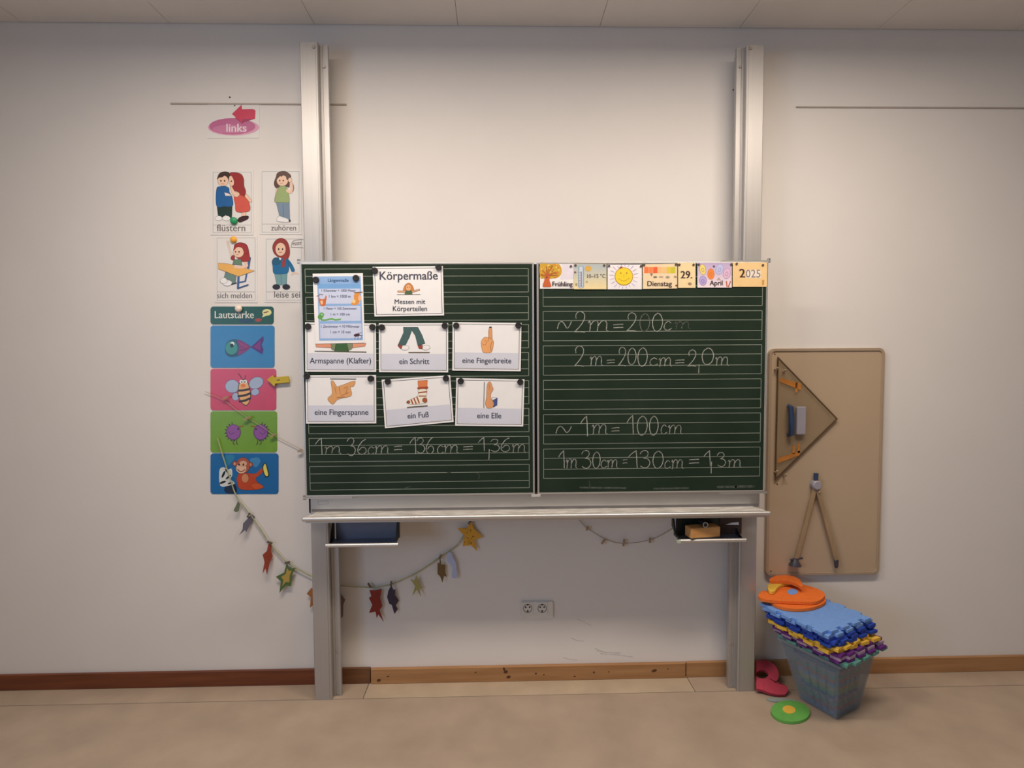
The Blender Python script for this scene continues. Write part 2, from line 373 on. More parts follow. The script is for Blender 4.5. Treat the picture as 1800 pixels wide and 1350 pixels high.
# ------------------------------------------------------------------ pylons
def pylon(side, label):
    s = 1 if side == 'R' else -1
    if s < 0:
        xa, xb = W(526, 76, -0.14).x, W(558, 76, -0.14).x; ra, rb = W(562, 76, -0.11).x, W(576, 76, -0.11).x
    else:
        xa, xb = W(1312.5, 80, -0.14).x, W(1344, 80, -0.14).x; ra, rb = W(1295, 80, -0.11).x, W(1308, 80, -0.11).x
    t = thing('pylon', label, 'pylon', ((xa+xb)/2, -0.08, 0), 'lifting pylons of the blackboard')
    col = MB(); n = 0.006                     # extruded profile with shallow flutes at both front edges
    prof = [(xa, -0.034), (xa, -0.137), (xa+0.003, -0.14), (xb-0.010, -0.14), (xb-0.010, -0.1385), (xb-0.008, -0.1385), (xb-0.008, -0.14), (xb-0.003, -0.14), (xb, -0.137), (xb, -0.034)]
    if s > 0: prof = [(xa+xb-x, y) for x, y in prof]
    col.prism([(x, y, 0.0005) for x, y in prof], (0, 0, 2.90)); co = col.build('column', M_alu, t)
    MB().box(xa+0.004, xb-0.004, -0.132, -0.04, 2.9007, 2.904).build('end_cap', M_alu, t)
    ga, gb = (xb, ra) if s < 0 else (rb, xa)
    MB().box(ga+0.0003, gb-0.0003, -0.098, -0.036, 0.001, 2.895).build('gap_shade_fill', M_dark, t)  # near-black filler paints the shaded gap between column and guide rail
    rl = MB(); w3 = (rb-ra)
    hr = 2.903
    rl.box(ra, rb, -0.108, -0.094, 0.0005, hr); rl.box(ra, ra+w3*0.30, -0.112, -0.108, 0.0005, hr); rl.box(rb-w3*0.30, rb, -0.112, -0.108, 0.0005, hr)
    fa, fb = (ra, ra+w3*0.35) if s < 0 else (rb-w3*0.35, rb)
    rl.box(fa, fb, -0.094, -0.034, 0.0005, hr-0.004)
    ro = rl.build('guide_rail', M_alu, t)
    def bolt(p, par): MB().lathe(p, (0, -1, 0), [(0, 0.0075), (0.003, 0.0075), (0.0065, 0.006), (0.0065, 0.003), (0.005, 0.0028)], 12).build('bolt', M_steel, par, smooth=True)
    if s < 0:
        pts = [(551, 83, -0.14, co), (566.5, 118, -0.105, ro), (592.5, 1143, -0.105, ro), (595, 1221, -0.105, ro)]
    else:
        pts = [(1319, 85, -0.14, co), (1301, 118, -0.105, ro), (1289.5, 1130, -0.105, ro), (1286, 1207, -0.105, ro)]
    for u, v, y, par in pts:
        p = W(u, v, y)
        if par == ro: p.x = (ra+rb)/2
        bolt(p, par)
    return t
pylon('L', 'tall aluminium pylon left of the blackboard, beside the wall cards')
pylon('R', 'tall aluminium pylon right of the blackboard, beside the beige panel')

# ------------------------------------------------------------------ blackboard
YF = -0.222
ZB, ZT = 0.9512, 1.9512
bbd = thing('blackboard', 'green ruled school blackboard with two closed wings and chalk tray', 'blackboard', (0, -0.2, ZB))
gx0, gx1 = W(939.3, 660, YF).x, W(944.3, 660, YF).x
MB().box(-0.999, 0.999, -0.200, -0.176, ZB+0.004, ZT-0.004).build('centre_panel', M_dark, bbd)
MB().box(-0.97, 0.97, -0.176, -0.142, ZT-0.12, ZT-0.06).build('carrier_rail', M_alux, bbd)
def wing(xa, xb, label):
    e = 0.0075
    w = MB().box(xa+e, xb-e, YF+0.0015, YF+0.018, ZB+e, ZT-e).build('board_wing', M_board, bbd); w['label'] = label
    f = MB(); f.box(xa, xa+e, YF, YF+0.020, ZB, ZT).box(xb-e, xb, YF, YF+0.020, ZB, ZT)
    f.box(xa+e, xb-e, YF, YF+0.020, ZB, ZB+e).box(xa+e, xb-e, YF, YF+0.020, ZT-e, ZT)
    f.build('wing_frame', M_alux, w, bevel=0.0012)
    return w
wL = wing(-1.0, gx0, 'left wing with measuring cards'); wR = wing(gx1, 1.0, 'right wing with chalk sums')
YS = YF+0.0015                                # writing surface
def chalk_line(mb, a, b, w):                  # thin painted line on the writing surface, a and b = (x, z)
    d = Vector((b[0]-a[0], b[1]-a[1])); d.normalize(); n = Vector((-d.y, d.x))*w/2
    mb.add([(a[0]+n.x, YS-0.0002, a[1]+n.y), (b[0]+n.x, YS-0.0002, b[1]+n.y), (b[0]-n.x, YS-0.0002, b[1]-n.y), (a[0]-n.x, YS-0.0002, a[1]-n.y)], [(0, 1, 2, 3)])
def ruling(wingo, ul, ur, rows, vb):
    mb = MB(); xa, xb = W(ul, 660, YS).x, W(ur, 660, YS).x
    for r in rows:
        zs = [W(vb, v, YS).z for v in r]
        for z in zs: chalk_line(mb, (xa, z), (xb, z), 0.0022)
        chalk_line(mb, (xa, zs[0]), (xa, zs[-1]), 0.0022); chalk_line(mb, (xb, zs[0]), (xb, zs[-1]), 0.0022)
    mb.build('ruled_lines', M_rule, wingo, fix=False)
rowsL = []
for k in range(8):
    t0 = 473+(820.3-473)*k/7
    rowsL.append([t0, t0+12.9, t0+28.7, t0+41.4])
ruling(wL, 540.5, 929.5, rowsL, 541)
rowsR = []
for k in range(6):
    t0 = 487.0+(789.5-487.0)*k/5
    rowsR.append([t0, t0+16.2, t0+35.6, t0+51.5])
ruling(wR, 955, 1338, rowsR, 955)
# chalk writing: each sign a set of strokes in a unit box (y up)
G = {
 '1': [[(0, .62), (.35, .82), (.85, 1)], [(.85, 1), (.9, .5), (.95, 0)]],
 '2': [[(.18, .66), (.15, .82), (.3, .96), (.55, 1), (.8, .9), (.85, .72), (.7, .48), (.35, .2), (.05, .02)], [(.05, .02), (.5, .03), (.85, .0)]],
 '3': [[(.05, .82), (.25, .97), (.6, 1), (.8, .87), (.7, .68), (.4, .56)], [(.4, .56), (.75, .52), (.97, .32), (.8, .08), (.45, 0), (.1, .1)]],
 '6': [[(.85, 1), (.5, .85), (.15, .5), (.08, .2), (.3, .02), (.65, .02), (.9, .2), (.8, .42), (.5, .46), (.2, .28)]],
 '0': [[(.55, 1), (.2, .85), (.03, .5), (.15, .12), (.45, 0), (.8, .15), (.97, .5), (.85, .85), (.55, 1), (.4, .96)]],
 'm': [[(.02, .75), (.1, .9), (.12, .4), (.08, .0)], [(.1, .45), (.25, .85), (.42, .95), (.5, .7), (.46, .05)], [(.48, .4), (.64, .85), (.82, .95), (.92, .7), (.9, .15), (1, .02)]],
 'c': [[(.9, .85), (.55, 1), (.15, .7), (.05, .3), (.3, .02), (.65, .03), (1, .2)]],
 '=': [[(0, .85), (.5, .95), (1, 1)], [(0, .0), (.5, .1), (1, .12)]],
 '~': [[(0, .0), (.12, .75), (.32, 1), (.5, .65), (.68, .1), (.85, .3), (1, .95)]],
 ',': [[(.6, 1), (.5, .5), (.4, 0)]],
}
def writing(wingo, ox, oy, sc, signs, label):
    terms = []                                # one part for each term, sign of equality and tilde
    for sg in signs:
        if sg[0] in '=~' or not terms or terms[-1][-1][0] in '=~' or sg[1]-terms[-1][-1][2] > 28: terms.append([sg])
        else: terms[-1].append(sg)
    for tm in terms:
        mb = MB()
        for ch, a, b, t, u in tm:
            faded = ch.startswith('f'); ch = ch[-1]; mb.k = 1 if faded else 0
            for st in G[ch]:
                pts = [(ox+(a+(b-a)*x)/sc, oy+(u+(t-u)*y)/sc) for x, y in st]
                pts = curve(pts, 5, False) if len(pts) > 2 else pts
                pts = [(p[0]+random.uniform(-.15, .15), p[1]+random.uniform(-.15, .15)) for p in pts]
                for q in ribbon(pts, 1.35):
                    mb.add([W(x, y, YS-0.0004) for x, y in q], [tuple(range(len(q)))])
        o = mb.build('chalk_writing', [M_chalk, M_chalkf], wingo, fix=False)
        o['label'] = 'chalk %s in the line %s' % (''.join(c_[0][-1] for c_ in tm), label.replace('chalk line reading ', '').replace(', partly rubbed out', ''))
writing(wL, 520, 740, 4.186, [('1',145,195,125,245),('m',210,330,185,240),('3',375,440,125,255),('6',450,525,135,245),('c',530,575,190,245),('m',580,685,180,240),('=',725,780,185,213),
  ('1',838,885,120,240),('3',888,950,125,237),('6',955,1020,120,240),('c',1040,1085,180,240),('m',1090,1195,175,235),('=',1235,1300,187,210),('1',1345,1390,120,220),(',',1416,1428,210,283),('3',1432,1500,135,225),('6',1505,1580,125,225),('m',1590,1690,170,230)], 'chalk line reading 1m 36cm = 136cm = 1,36m')
writing(wR, 940, 530, 4.286, [('~',170,275,150,205),('2',295,390,75,232),('m',400,555,140,225),('=',595,665,172,198),('2',690,775,85,223),('f0',790,868,90,225),('0',885,965,88,225),('c',972,1030,150,216),('fm',1055,1168,150,205)], 'chalk line reading about 2m = 200cm, partly rubbed out')
writing(wR, 940, 530, 4.286, [('2',295,380,335,488),('m',415,510,410,482),('=',545,600,440,463),('2',625,695,345,485),('0',700,765,350,475),('0',775,850,348,488),('c',865,925,425,482),('m',935,1030,420,488),('=',1060,1125,440,463),('2',1150,1225,365,488),(',',1228,1245,475,535),('0',1258,1350,350,475),('m',1360,1460,415,482)], 'chalk line reading 2m = 200cm = 2,0m')
writing(wR, 940, 700, 4.286, [('~',160,275,212,262),('1',345,400,135,285),('m',430,545,195,270),('=',580,635,222,248),('1',695,745,130,272),('0',770,850,135,278),('0',862,932,135,278),('c',950,995,200,270),('m',1005,1110,200,270)], 'chalk line reading about 1m = 100cm')
writing(wR, 940, 700, 4.286, [('1',180,225,395,525),('m',235,318,455,528),('3',350,425,395,528),('0',435,495,405,528),('c',497,542,465,525),('m',545,625,460,525),('=',665,695,462,490),('1',705,775,395,525),('3',790,870,395,525),('0',888,970,398,528),('c',978,1020,470,528),('m',1030,1118,460,530),('=',1165,1235,460,490),('1',1275,1325,395,510),(',',1322,1338,480,565),('3',1372,1440,410,515),('m',1455,1555,460,520)], 'chalk line reading 1m 30cm = 130cm = 1,3m')
sm = MB()
for pts, w in [([(838,831),(843,836),(841,842)],1.2), ([(786,831),(792,830)],1.6), ([(712,858),(722,855)],1.2)]:
    sm = MB()
    for q in ribbon(curve(pts, 4, False), w): sm.add([W(x, y, YS-0.0003) for x, y in q], [tuple(range(len(q)))])
    sm.build('chalk_smear', M_smear, wL, fix=False)
for pts, w in [([(1020,857),(1100,858)],3), ([(1150,859),(1210,858)],3), ([(1262,856),(1325,855)],4), ([(1036,846),(1037,856)],1.2)]:
    sm = MB()
    for q in ribbon(curve(pts, 4, False), w): sm.add([W(x, y, YS-0.0003) for x, y in q], [tuple(range(len(q)))])
    sm.build('chalk_smear', M_smear, wR, fix=False)
# hinge straps with bolts at the outer corners
for s in (-1, 1):
    for z in (ZT+0.004, ZB-0.004):
        h = MB(); xa = s*1.012; xb = s*0.80
        h.box(min(xa, xb), max(xa, xb), YF+0.002, YF+0.020, z-0.0035, z+0.0035)
        ho = h.build('hinge_strap', M_alux, bbd)
        MB().lathe((s*1.006, YF+0.011, z-0.009 if z < 1.2 else z-0.006), (0, 0, 1), [(0, 0.007), (0.018, 0.007)], 12).build('hinge_pin', M_steel, ho, smooth=True)
cg = W(942, 869, YF)
MB().box(cg.x-0.020, cg.x+0.020, YF-0.004, YF+0.0, ZB-0.010, ZB+0.002).build('wing_latch', M_dusty, bbd, bevel=0.001)
# lower beam and chalk tray
YBM = -0.192
bz0, bz1 = W(900, 899, YBM).z, ZB+0.01
YT0, YT1 = YBM-0.002, -0.285
tz = W(900, 905.5, YT1).z
xa, xb = W(546, 885, YBM).x, W(1335, 885, YBM).x
bo = MB().box(xa, xb, YBM, YBM+0.04, tz-0.006, ZB-0.008).build('lower_beam', M_alux, bbd)
MB().box(xa+0.004, xb-0.004, YBM-0.0015, YBM, tz+0.0005, tz+0.011).build('groove_shade', mat('groove_shade_grey', (0.16, 0.15, 0.15), 0.7), bo)  # grey strip painted in for the shade of the beam's lower groove
MB().box(xa-0.008, xa, YBM+0.002, YBM+0.04, tz-0.006, ZB-0.008).build('beam_cap', M_black, bo)
Pr = Print(YBM, 520, 740, 4.186)
Pr.stroke(M_grey, [(165,590),(238,588),(238,610),(165,614),(165,590)], 3); Pr.build('maker_plate', bo)
ta, tb = W(533, 908, YT1).x, W(1352, 905, YT1).x
ct = MB().box(ta+0.03, tb-0.03, YT1+0.004, YT0, tz-0.006, tz).build('chalk_tray', M_dusty, bbd); ct['label'] = 'long chalk tray covered in chalk dust'
MB().box(ta+0.006, tb-0.006, YT1+0.010, YT1+0.014, tz-0.026, tz-0.0065).build('tray_apron', M_alux, ct)
MB().tube([(ta, YT1, tz-0.006), (tb, YT1, tz-0.006)], 0.0095, 14).build('tray_lip', M_alux, ct, smooth=True)
for s, x in ((1, ta), (-1, tb)):              # mitred end pieces
    MB().prism([(x+s*0.004, YT1+0.006, tz-0.005), (x+s*0.034, YT0, tz-0.005), (x+s*0.034, YT1+0.006, tz-0.005)], (0, 0, 0.006)).build('tray_end', M_dusty, ct)
    MB().lathe((x-s*0.004, YT1, tz-0.006), (s, 0, 0), [(0, 0.0075), (0.004, 0.010), (0.006, 0.010)], 14).build('lip_cap', M_alux, ct, smooth=True)
# two small trays below
def small_tray(u0, u1, vf, vb0, vb1, label):
    ya, yb = -0.250, -0.165
    z = W((u0+u1)/2, vf, ya).z; xa, xb = W(u0, vf, ya).x, W(u1, vf, ya).x
    t = thing('small_tray', label, 'tray', ((xa+xb)/2, (ya+yb)/2, z-0.012), 'small trays under the blackboard')
    MB().box(xa+0.012, xb-0.012, ya+0.004, yb, z-0.004, z).build('tray_plate', M_trayshade, t)
    MB().tube([(xa, ya, z-0.003), (xb, ya, z-0.003)], 0.0085, 14).build('tray_lip', M_alux, t, smooth=True)
    MB().box(xa+0.020, xb-0.006, yb-0.003, yb, z, tz-0.012).build('tray_back', M_trayshade, t)
    for x in (xa+0.012, xb-0.014):
        MB().prism([(x, yb, z), (x, yb, tz-0.014 if x < 0 else z+0.028), (x, yb-0.012, tz-0.014 if x < 0 else z+0.028), (x, ya+0.006, z+0.004), (x, ya+0.006, z)], (0.002, 0, 0)).build('tray_side', M_black, t)
    return z, xa, xb
small_tray(573, 700, 957, 918, 938, 'small empty aluminium tray below the chalk tray, beside the left pylon')
sz, sxa, sxb = small_tray(1190, 1311, 949, 905, 930, 'small aluminium tray holding a wooden eraser below the chalk tray')

# ------------------------------------------------------------------ things on the right small tray
YTR = -0.250
wood = mat('eraser_wood', (0.58, 0.28, 0.09), 0.5, scale=4, col2=(0.72, 0.40, 0.15), stretch=(1, 10, 10), detail=8)
felt = mat('grey_felt', (0.13, 0.11, 0.10), 0.95, var=0.2, scale=80)
cx = W(1236, 940, YTR+0.02).x
er = thing('board_eraser', 'wooden board eraser lying tilted on the right small tray', 'eraser', (cx, -0.215, sz+0.001))
ang = math.radians(11); A = Vector((math.cos(ang), math.sin(ang), 0)); B = Vector((-A.y, A.x, 0))
c0 = Vector((cx, -0.222, sz+0.032))
MB().obox(c0, A*0.070, B*0.028, (0, 0, 0.0225)).build('wooden_grip', wood, er, bevel=0.004)
MB().obox(c0+Vector((0, 0, -0.0236)), A*0.068, B*0.027, (0, 0, 0.0011)).build('felt_pad', felt, er)
pc = W(1240, 931, -0.252)
mk = thing('marker_pen', 'black marker pen pointing forward on top of the wooden eraser', 'pen', (pc.x, -0.22, pc.z-0.011))
top = c0.z+0.0225+0.0125
p0 = Vector((pc.x, -0.252, top)); ax = Vector((-0.05, 1, 0.02)).normalized()
MB().lathe(p0, ax, [(0, 0.0085), (0.0, 0.0110), (0.004, 0.0122), (0.035, 0.0122)], 16).build('cap', M_black, mk, smooth=True)
MB().lathe(p0+ax*0.036, ax, [(0, 0.0105), (0.040, 0.0105)], 16).build('barrel', M_black, mk, smooth=True)
MB().ringprism([p0+Vector((0.0115*math.cos(q), -0.0008, 0.0115*math.sin(q))) for q in [i*math.pi/9 for i in range(18)]],
               [p0+Vector((0.0092*math.cos(q), -0.0008, 0.0092*math.sin(q))) for q in [i*math.pi/9 for i in range(18)]], (0, 0.0006, 0)).build('white_ring', M_white, mk)
dk = mat('dark_green_cover', (0.012, 0.020, 0.016), 0.4, var=0.2)
br = mat('brown_card', (0.075, 0.045, 0.035), 0.7, var=0.2)
# folded dark book leaning at the back, green holder at the left end, white slip and brown card
q = [W(1192, 912, -0.176), W(1262, 914, -0.176), W(1268, 928, -0.176), W(1200, 941, -0.176)]
zb0 = sz+0.0005
x_a, x_b = W(1190, 930, -0.176).x, W(1264, 930, -0.176).x
bk = thing('notebook', 'dark green notebook standing behind the wooden eraser on the small tray', 'notebook', ((x_a+x_b)/2, -0.175, zb0))
MB().box(x_a, x_b, -0.177, -0.1735, zb0, tz-0.020).build('cover', dk, bk)
MB().box(x_a+0.004, x_b-0.004, -0.1733, -0.1705, zb0, tz-0.024).build('page_block', M_paper, bk)
x_c, x_d = W(1265, 930, -0.172).x, W(1303, 930, -0.172).x
o = MB().prism([(x_c, -0.174, zb0), (x_d, -0.174, zb0), (x_d, -0.174, tz-0.022), (x_c+0.03, -0.174, tz-0.034), (x_c, -0.174, tz-0.030)], (0, 0.0015, 0)).build('card_scrap', br)
tag(o, 'brown card scrap standing at the right end of the small tray', 'card')
z1 = W(1296, 924, -0.2).z
o = MB().prism([(W(1279, 924, -0.2).x, -0.1765, z1-0.002), (W(1303, 926, -0.2).x, -0.1765, z1-0.004), (W(1302, 921, -0.2).x, -0.1765, z1+0.009), (W(1290, 922, -0.2).x, -0.1765, z1+0.006)], (0, 0.0008, 0)).build('paper_slip', M_paper)
tag(o, 'small white paper slip stuck at the right end of the small tray', 'paper')
e0 = W(1190, 930, -0.20)
gp = mat('pale_green_plastic', (0.42, 0.47, 0.40), 0.4, var=0.05)
hd = thing('chalk_holder', 'dark green bent holder at the left end of the right small tray', 'holder', (e0.x, -0.2, sz))
xh = W(1187, 930, -0.235).x
MB().prism([(xh, -0.180, tz-0.020), (xh, -0.190, tz-0.020), (xh, -0.222, sz+0.030), (xh+0.004, -0.258, sz+0.008), (xh+0.004, -0.246, sz+0.008), (xh, -0.212, sz+0.030), (xh, -0.180, sz+0.045)], (0.007, 0, 0)).build('bent_arm', dk, hd)
MB().box(xh-0.002, xh+0.016, -0.270, -0.2595, sz-0.010, sz+0.006).build('clip_foot', gp, hd, bevel=0.003)

# ------------------------------------------------------------------ cards on the blackboard
YC = YF-0.0022
SKIN = (215, 160, 115); TX = (55, 58, 75)
def magnet(u, v, y, r, h, label, m=None, group='round black magnets on the blackboard', name='magnet'):
    c = W(u, v, y)
    o = MB().lathe((c.x, y-0.0004, c.z), (0, -1, 0), [(0, r*0.94), (h*0.2, r), (h*0.75, r), (h, r*0.86), (h, r*0.5), (h*0.9, r*0.42)], 18).build(name, m or M_black, smooth=True)
    return tag(o, label, 'magnet', group)
MS = mat('small_magnet_brown', (0.10, 0.065, 0.055), 0.4)
def board_card(quad, y, label, kindname, mags, band=None, name='picture_card'):
    o = sheet(name, label, 'card', quad, y, M_paper, 0.0010, 'measuring cards on the left board wing')
    P = Print(y); iq = inset(quad, 3.4)
    P.stroke(M_line, iq+[iq[0]], 0.9)
    if band is not None:
        jq = inset(quad, 4.6); a, b, c, d = jq
        P.poly(M_band, [lerp(a, d, band), lerp(b, c, band), c, d])
    P.build('printed_border', o)
    for (u, v), side in zip(mags, ('left', 'right')):
        magnet(u, v, y-0.0012, 0.0135, 0.009, 'round black magnet at the upper %s corner of the %s card' % (side, kindname))
    return o
# title card
o = board_card([(655,469),(778.4,467.5),(780.6,554.5),(658.2,556.3)], YC, 'white title card reading Körpermaße above a measuring girl', 'Körpermaße title', [(659,476),(771,470)])
P = Print(YC, 520, 450, 6.43)
P.n = 12; P.line = 0.4
P.blob((190,120,55), [(1212,400),(1230,335),(1275,303),(1318,335),(1335,400),(1300,395),(1240,395)])
P.poly((195,150,115), [(1150,392),(1240,392),(1240,415),(1150,410)]); P.poly((195,150,115), [(1310,395),(1400,372),(1402,388),(1315,415)])
P.ell(SKIN, 1273, 358, 31, 37); P.poly((70,95,65), [(1242,392),(1305,392),(1318,436),(1230,436)])
P.stroke((90,80,70), [(1145,437),(1405,435)], 6); P.ell((80,50,40), 1262, 352, 4); P.ell((80,50,40), 1285, 352, 4)
P.build('picture', o)
P = Print(YC, 520, 450, 6.43); P.n = 30
P.text(TX, 'Körpermaße', 948, 1603, 268, 1.05, 0.3, 0.012); P.build('lettering', o)
P = Print(YC, 520, 450, 6.43); P.n = 30; P.text(TX, 'Messen mit', 1117, 1462, 541, 1.0, 0, 0.01); P.text(TX, 'Körperteilen', 1097, 1482, 621, 1.05, 0, 0.01); P.build('lettering', o)
# arm span
o = board_card([(536.3,566.5),(660.7,568.5),(661.2,653.8),(536.6,653.4)], YC+0.0011, 'white card reading Armspanne (Klafter), half covered by a blue sheet', 'Armspanne', [(542,574),(655,575)], 0.64)
P = Print(YC+0.0011, 520, 450, 6.43); P.n = 14; P.line = 0.5
P.poly((205,140,110), [(222,985),(420,985),(410,1040),(230,1030)]); P.poly((205,140,110), [(615,990),(795,985),(780,1020),(640,1040)])
P.blob((115,125,95), [(420,985),(620,985),(640,1030),(600,1065),(430,1065),(400,1030)]); P.poly((52,88,48), [(455,985),(575,985),(598,1076),(437,1076)])
P.stroke((80,75,65), [(217,1076),(795,1086)], 10); P.build('picture', o)
P = Print(YC+0.0011, 520, 450, 6.43); P.n = 24; P.text(TX, 'Armspanne (Klafter)', 158, 850, 1213, 1.08, 0, 0.012); P.build('lettering', o)
# blue length card
QL = [(549.5,481),(637.8,480),(641,602.4),(554.6,604.4)]
YL = YC-0.0012
o = sheet('picture_card', 'blue printed sheet reading Längenmaße with animals, hung over another card', 'card', QL, YL, M_paper, 0.001, 'measuring cards on the left board wing')
P = Print(YL, 540, 470, 9.64)
P.poly((130,165,210), [(165,155),(905,148),(945,1235),(205,1243)]); P.poly((108,155,205), [(178,280),(908,280),(912,350),(182,355)])
for q in ([(195,365),(892,362),(898,612),(205,618)], [(206,660),(902,652),(908,905),(214,912)], [(216,955),(918,950),(925,1200),(222,1206)]): P.poly((188,196,224), q)
P.build('printed_border', o)
P = Print(YL, 540, 470, 9.64); P.n = 6
P.blob((190,100,50), [(195,480),(215,530),(265,540),(300,520),(312,480),(328,485),(322,560),(300,650),(235,650),(198,580)]); P.blob((225,180,140), [(225,570),(260,565),(265,620),(235,625)])
P.stroke((110,110,105), [(200,455),(265,465)], 16); P.stroke((120,80,60), [(165,485),(205,480)], 14)
P.build('picture', o); P = Print(YL, 540, 470, 9.64); P.n = 6; P.blob((205,135,60), [(795,460),(860,420),(900,430),(870,520),(890,580),(850,630),(780,640),(748,612),(790,540)]); P.stroke((110,70,45), [(795,430),(930,420)], 18); P.ell((225,170,140), 890, 520, 28, 45); P.ell((235,190,130), 790, 575, 28, 35)
P.build('picture', o); P = Print(YL, 540, 470, 9.64); P.n = 6; P.cstroke((95,160,75), [(205,860),(215,800),(245,775),(275,805),(235,880),(300,893),(360,882),(420,872),(480,888),(560,878)], 26); P.ell((85,150,70), 220, 840, 42, 40)
P.build('picture', o); P = Print(YL, 540, 470, 9.64); P.n = 6; P.ell((60,28,42), 840, 1148, 52, 26, -8); P.stroke((45,40,50), [(845,1125),(925,1105)], 8); P.stroke((45,40,50), [(880,1155),(930,1150)], 10)
for x in (815, 865, 920): P.stroke((60,55,70), [(x,1170),(x-8,1215)], 8)
P.build('picture', o)
T2 = (70, 78, 110)
for s_, a_, b_, v_ in (('Längenmaße',352,700,245),('1 Kilometer = 1000 Meter',245,822,412),('1 km = 1000 m',370,735,512),('1 Meter = 100 Zentimeter',282,840,716),('1 m = 100 cm',400,720,815),('1 Zentimeter = 10 Millimeter',237,888,1020),('1 cm = 10 mm',395,735,1115)):
    P = Print(YL, 540, 470, 9.64); P.n = 24; P.text((30,70,110) if v_ == 245 else T2, s_, a_, b_, v_, 1.1, 0, 0.008); P.build('lettering', o)
magnet(555.6, 492, YL, 0.0135, 0.009, 'round black magnet at the upper left corner of the blue Längenmaße sheet'); magnet(626, 489, YL, 0.0135, 0.009, 'round black magnet at the upper right corner of the blue Längenmaße sheet')
# step
o = board_card([(665.9,568.2),(787.8,567.8),(787.8,654.6),(666.2,654.2)], YC, 'white card reading ein Schritt with striding legs', 'ein Schritt', [(671.5,575.5),(782,572.7)], 0.64)
P = Print(YC, 520, 450, 6.43); P.n = 14; P.line = 0.5
P.poly((62,90,90), [(1215,805),(1380,805),(1425,890),(1462,990),(1378,1012),(1350,900),(1310,840),(1285,915),(1240,1005),(1152,1012),(1195,915),(1218,865)])
P.stroke((45,65,65), [(1300,810),(1310,840)], 4)
P.ell((232,228,225), 1235, 1037, 46, 27, -5); P.poly((150,60,45), [(1150,1010),(1205,1005),(1192,1052),(1170,1035)]); P.ell((232,228,225), 1472, 1035, 46, 27, -5); P.poly((150,60,45), [(1380,1014),(1430,1006),(1432,1050),(1392,1046)])
P.stroke((95,85,70), [(1278,1091),(1508,1091)], 13); P.build('picture', o)
P = Print(YC, 520, 450, 6.43); P.n = 26; P.text(TX, 'ein Schritt', 1170, 1508, 1220, 1.08, 0, 0.012); P.build('lettering', o)
# finger width
o = board_card([(795.5,566.3),(916.7,567.5),(915.2,652.6),(795,651.3)], YC, 'white card reading eine Fingerbreite with one raised finger', 'eine Fingerbreite', [(802,572.5),(911,572)], 0.64)
P = Print(YC, 650, 560, 6.0); P.n = 14; P.line = 0.5
P.poly((205,145,95), curve([(1252,230),(1256,110),(1272,92),(1288,110),(1292,235)], 4, False)); P.blob((215,155,100), [(1175,245),(1205,200),(1250,200),(1300,230),(1302,290),(1278,356),(1198,356),(1180,300)])
P.ell((35,30,35), 1273, 91, 13, 6); P.cstroke((150,95,60), [(1185,265),(1215,280),(1230,250),(1215,230)], 4); P.cstroke((150,95,60), [(1253,130),(1252,225),(1240,240)], 4); P.cstroke((150,95,60), [(1290,240),(1275,290),(1280,340)], 4)
P.build('picture', o)
P = Print(YC, 650, 560, 6.0); P.n = 26; P.text(TX, 'eine Fingerbreite', 977, 1492, 468, 1.08, -0.4, 0.012); P.build('lettering', o)
# finger span
o = board_card([(537,659.6),(661,659),(661.4,744.2),(538,744.5)], YC, 'white card reading eine Fingerspanne with a spread hand', 'eine Fingerspanne', [(540,661),(652,665.5)], 0.64)
P = Print(YC, 520, 640, 8.18); P.n = 14; P.line = 0.5
P.blob((205,150,95), [(505,250),(540,243),(590,322),(650,308),(820,245),(855,258),(830,320),(785,335),(795,455),(610,505),(540,575),(490,550),(458,500),(485,465),(520,430),(515,330)])
for l_ in ([(560,330),(580,430)], [(625,330),(640,430)], [(690,350),(740,330),(720,420)], [(650,450),(760,410)], [(590,480),(700,470)]): P.cstroke((150,95,60), l_ if len(l_) > 2 else [l_[0], lerp(l_[0], l_[1], .5), l_[1]], 6)
P.stroke((70,75,60), [(497,212),(865,214)], 11); P.build('picture', o)
P = Print(YC, 520, 640, 8.18); P.n = 26; P.text(TX, 'eine Fingerspanne', 272, 1042, 730, 1.08, 0, 0.012); P.build('lettering', o)
# foot
o = board_card([(670.8,667.5),(791.3,659.5),(797.5,741.7),(676.7,752.8)], YC, 'tilted white card reading ein Fuß with a striped sock', 'ein Fuß', [(682,670.5),(784,665)], 0.64)
P = Print(YC, 650, 560, 6.0); P.n = 14; P.line = 0.5
P.poly((205,120,70), [(507,655),(608,650),(603,745),(514,745)]); P.blob((232,215,200), [(516,750),(600,750),(595,830),(605,865),(585,893),(460,905),(400,895),(390,876),(440,850),(508,812)])
for l_, w_ in (([(512,735),(606,728)],24), ([(516,782),(600,772)],14), ([(522,818),(590,818)],12), ([(498,828),(520,888)],14), ([(466,842),(488,896)],14), ([(436,856),(455,900)],14)): P.stroke((150,72,42), l_, w_)
P.ell((155,80,48), 580, 860, 25, 26); P.ell((155,80,48), 407, 880, 18, 14); P.stroke((95,90,70), [(398,937),(605,920)], 13); P.build('picture', o)
P = Print(YC, 650, 560, 6.0); P.n = 30; P.text(TX, 'ein Fuß', 400, 622, 1054, 1.08, 4.0, 0.012); P.build('lettering', o)
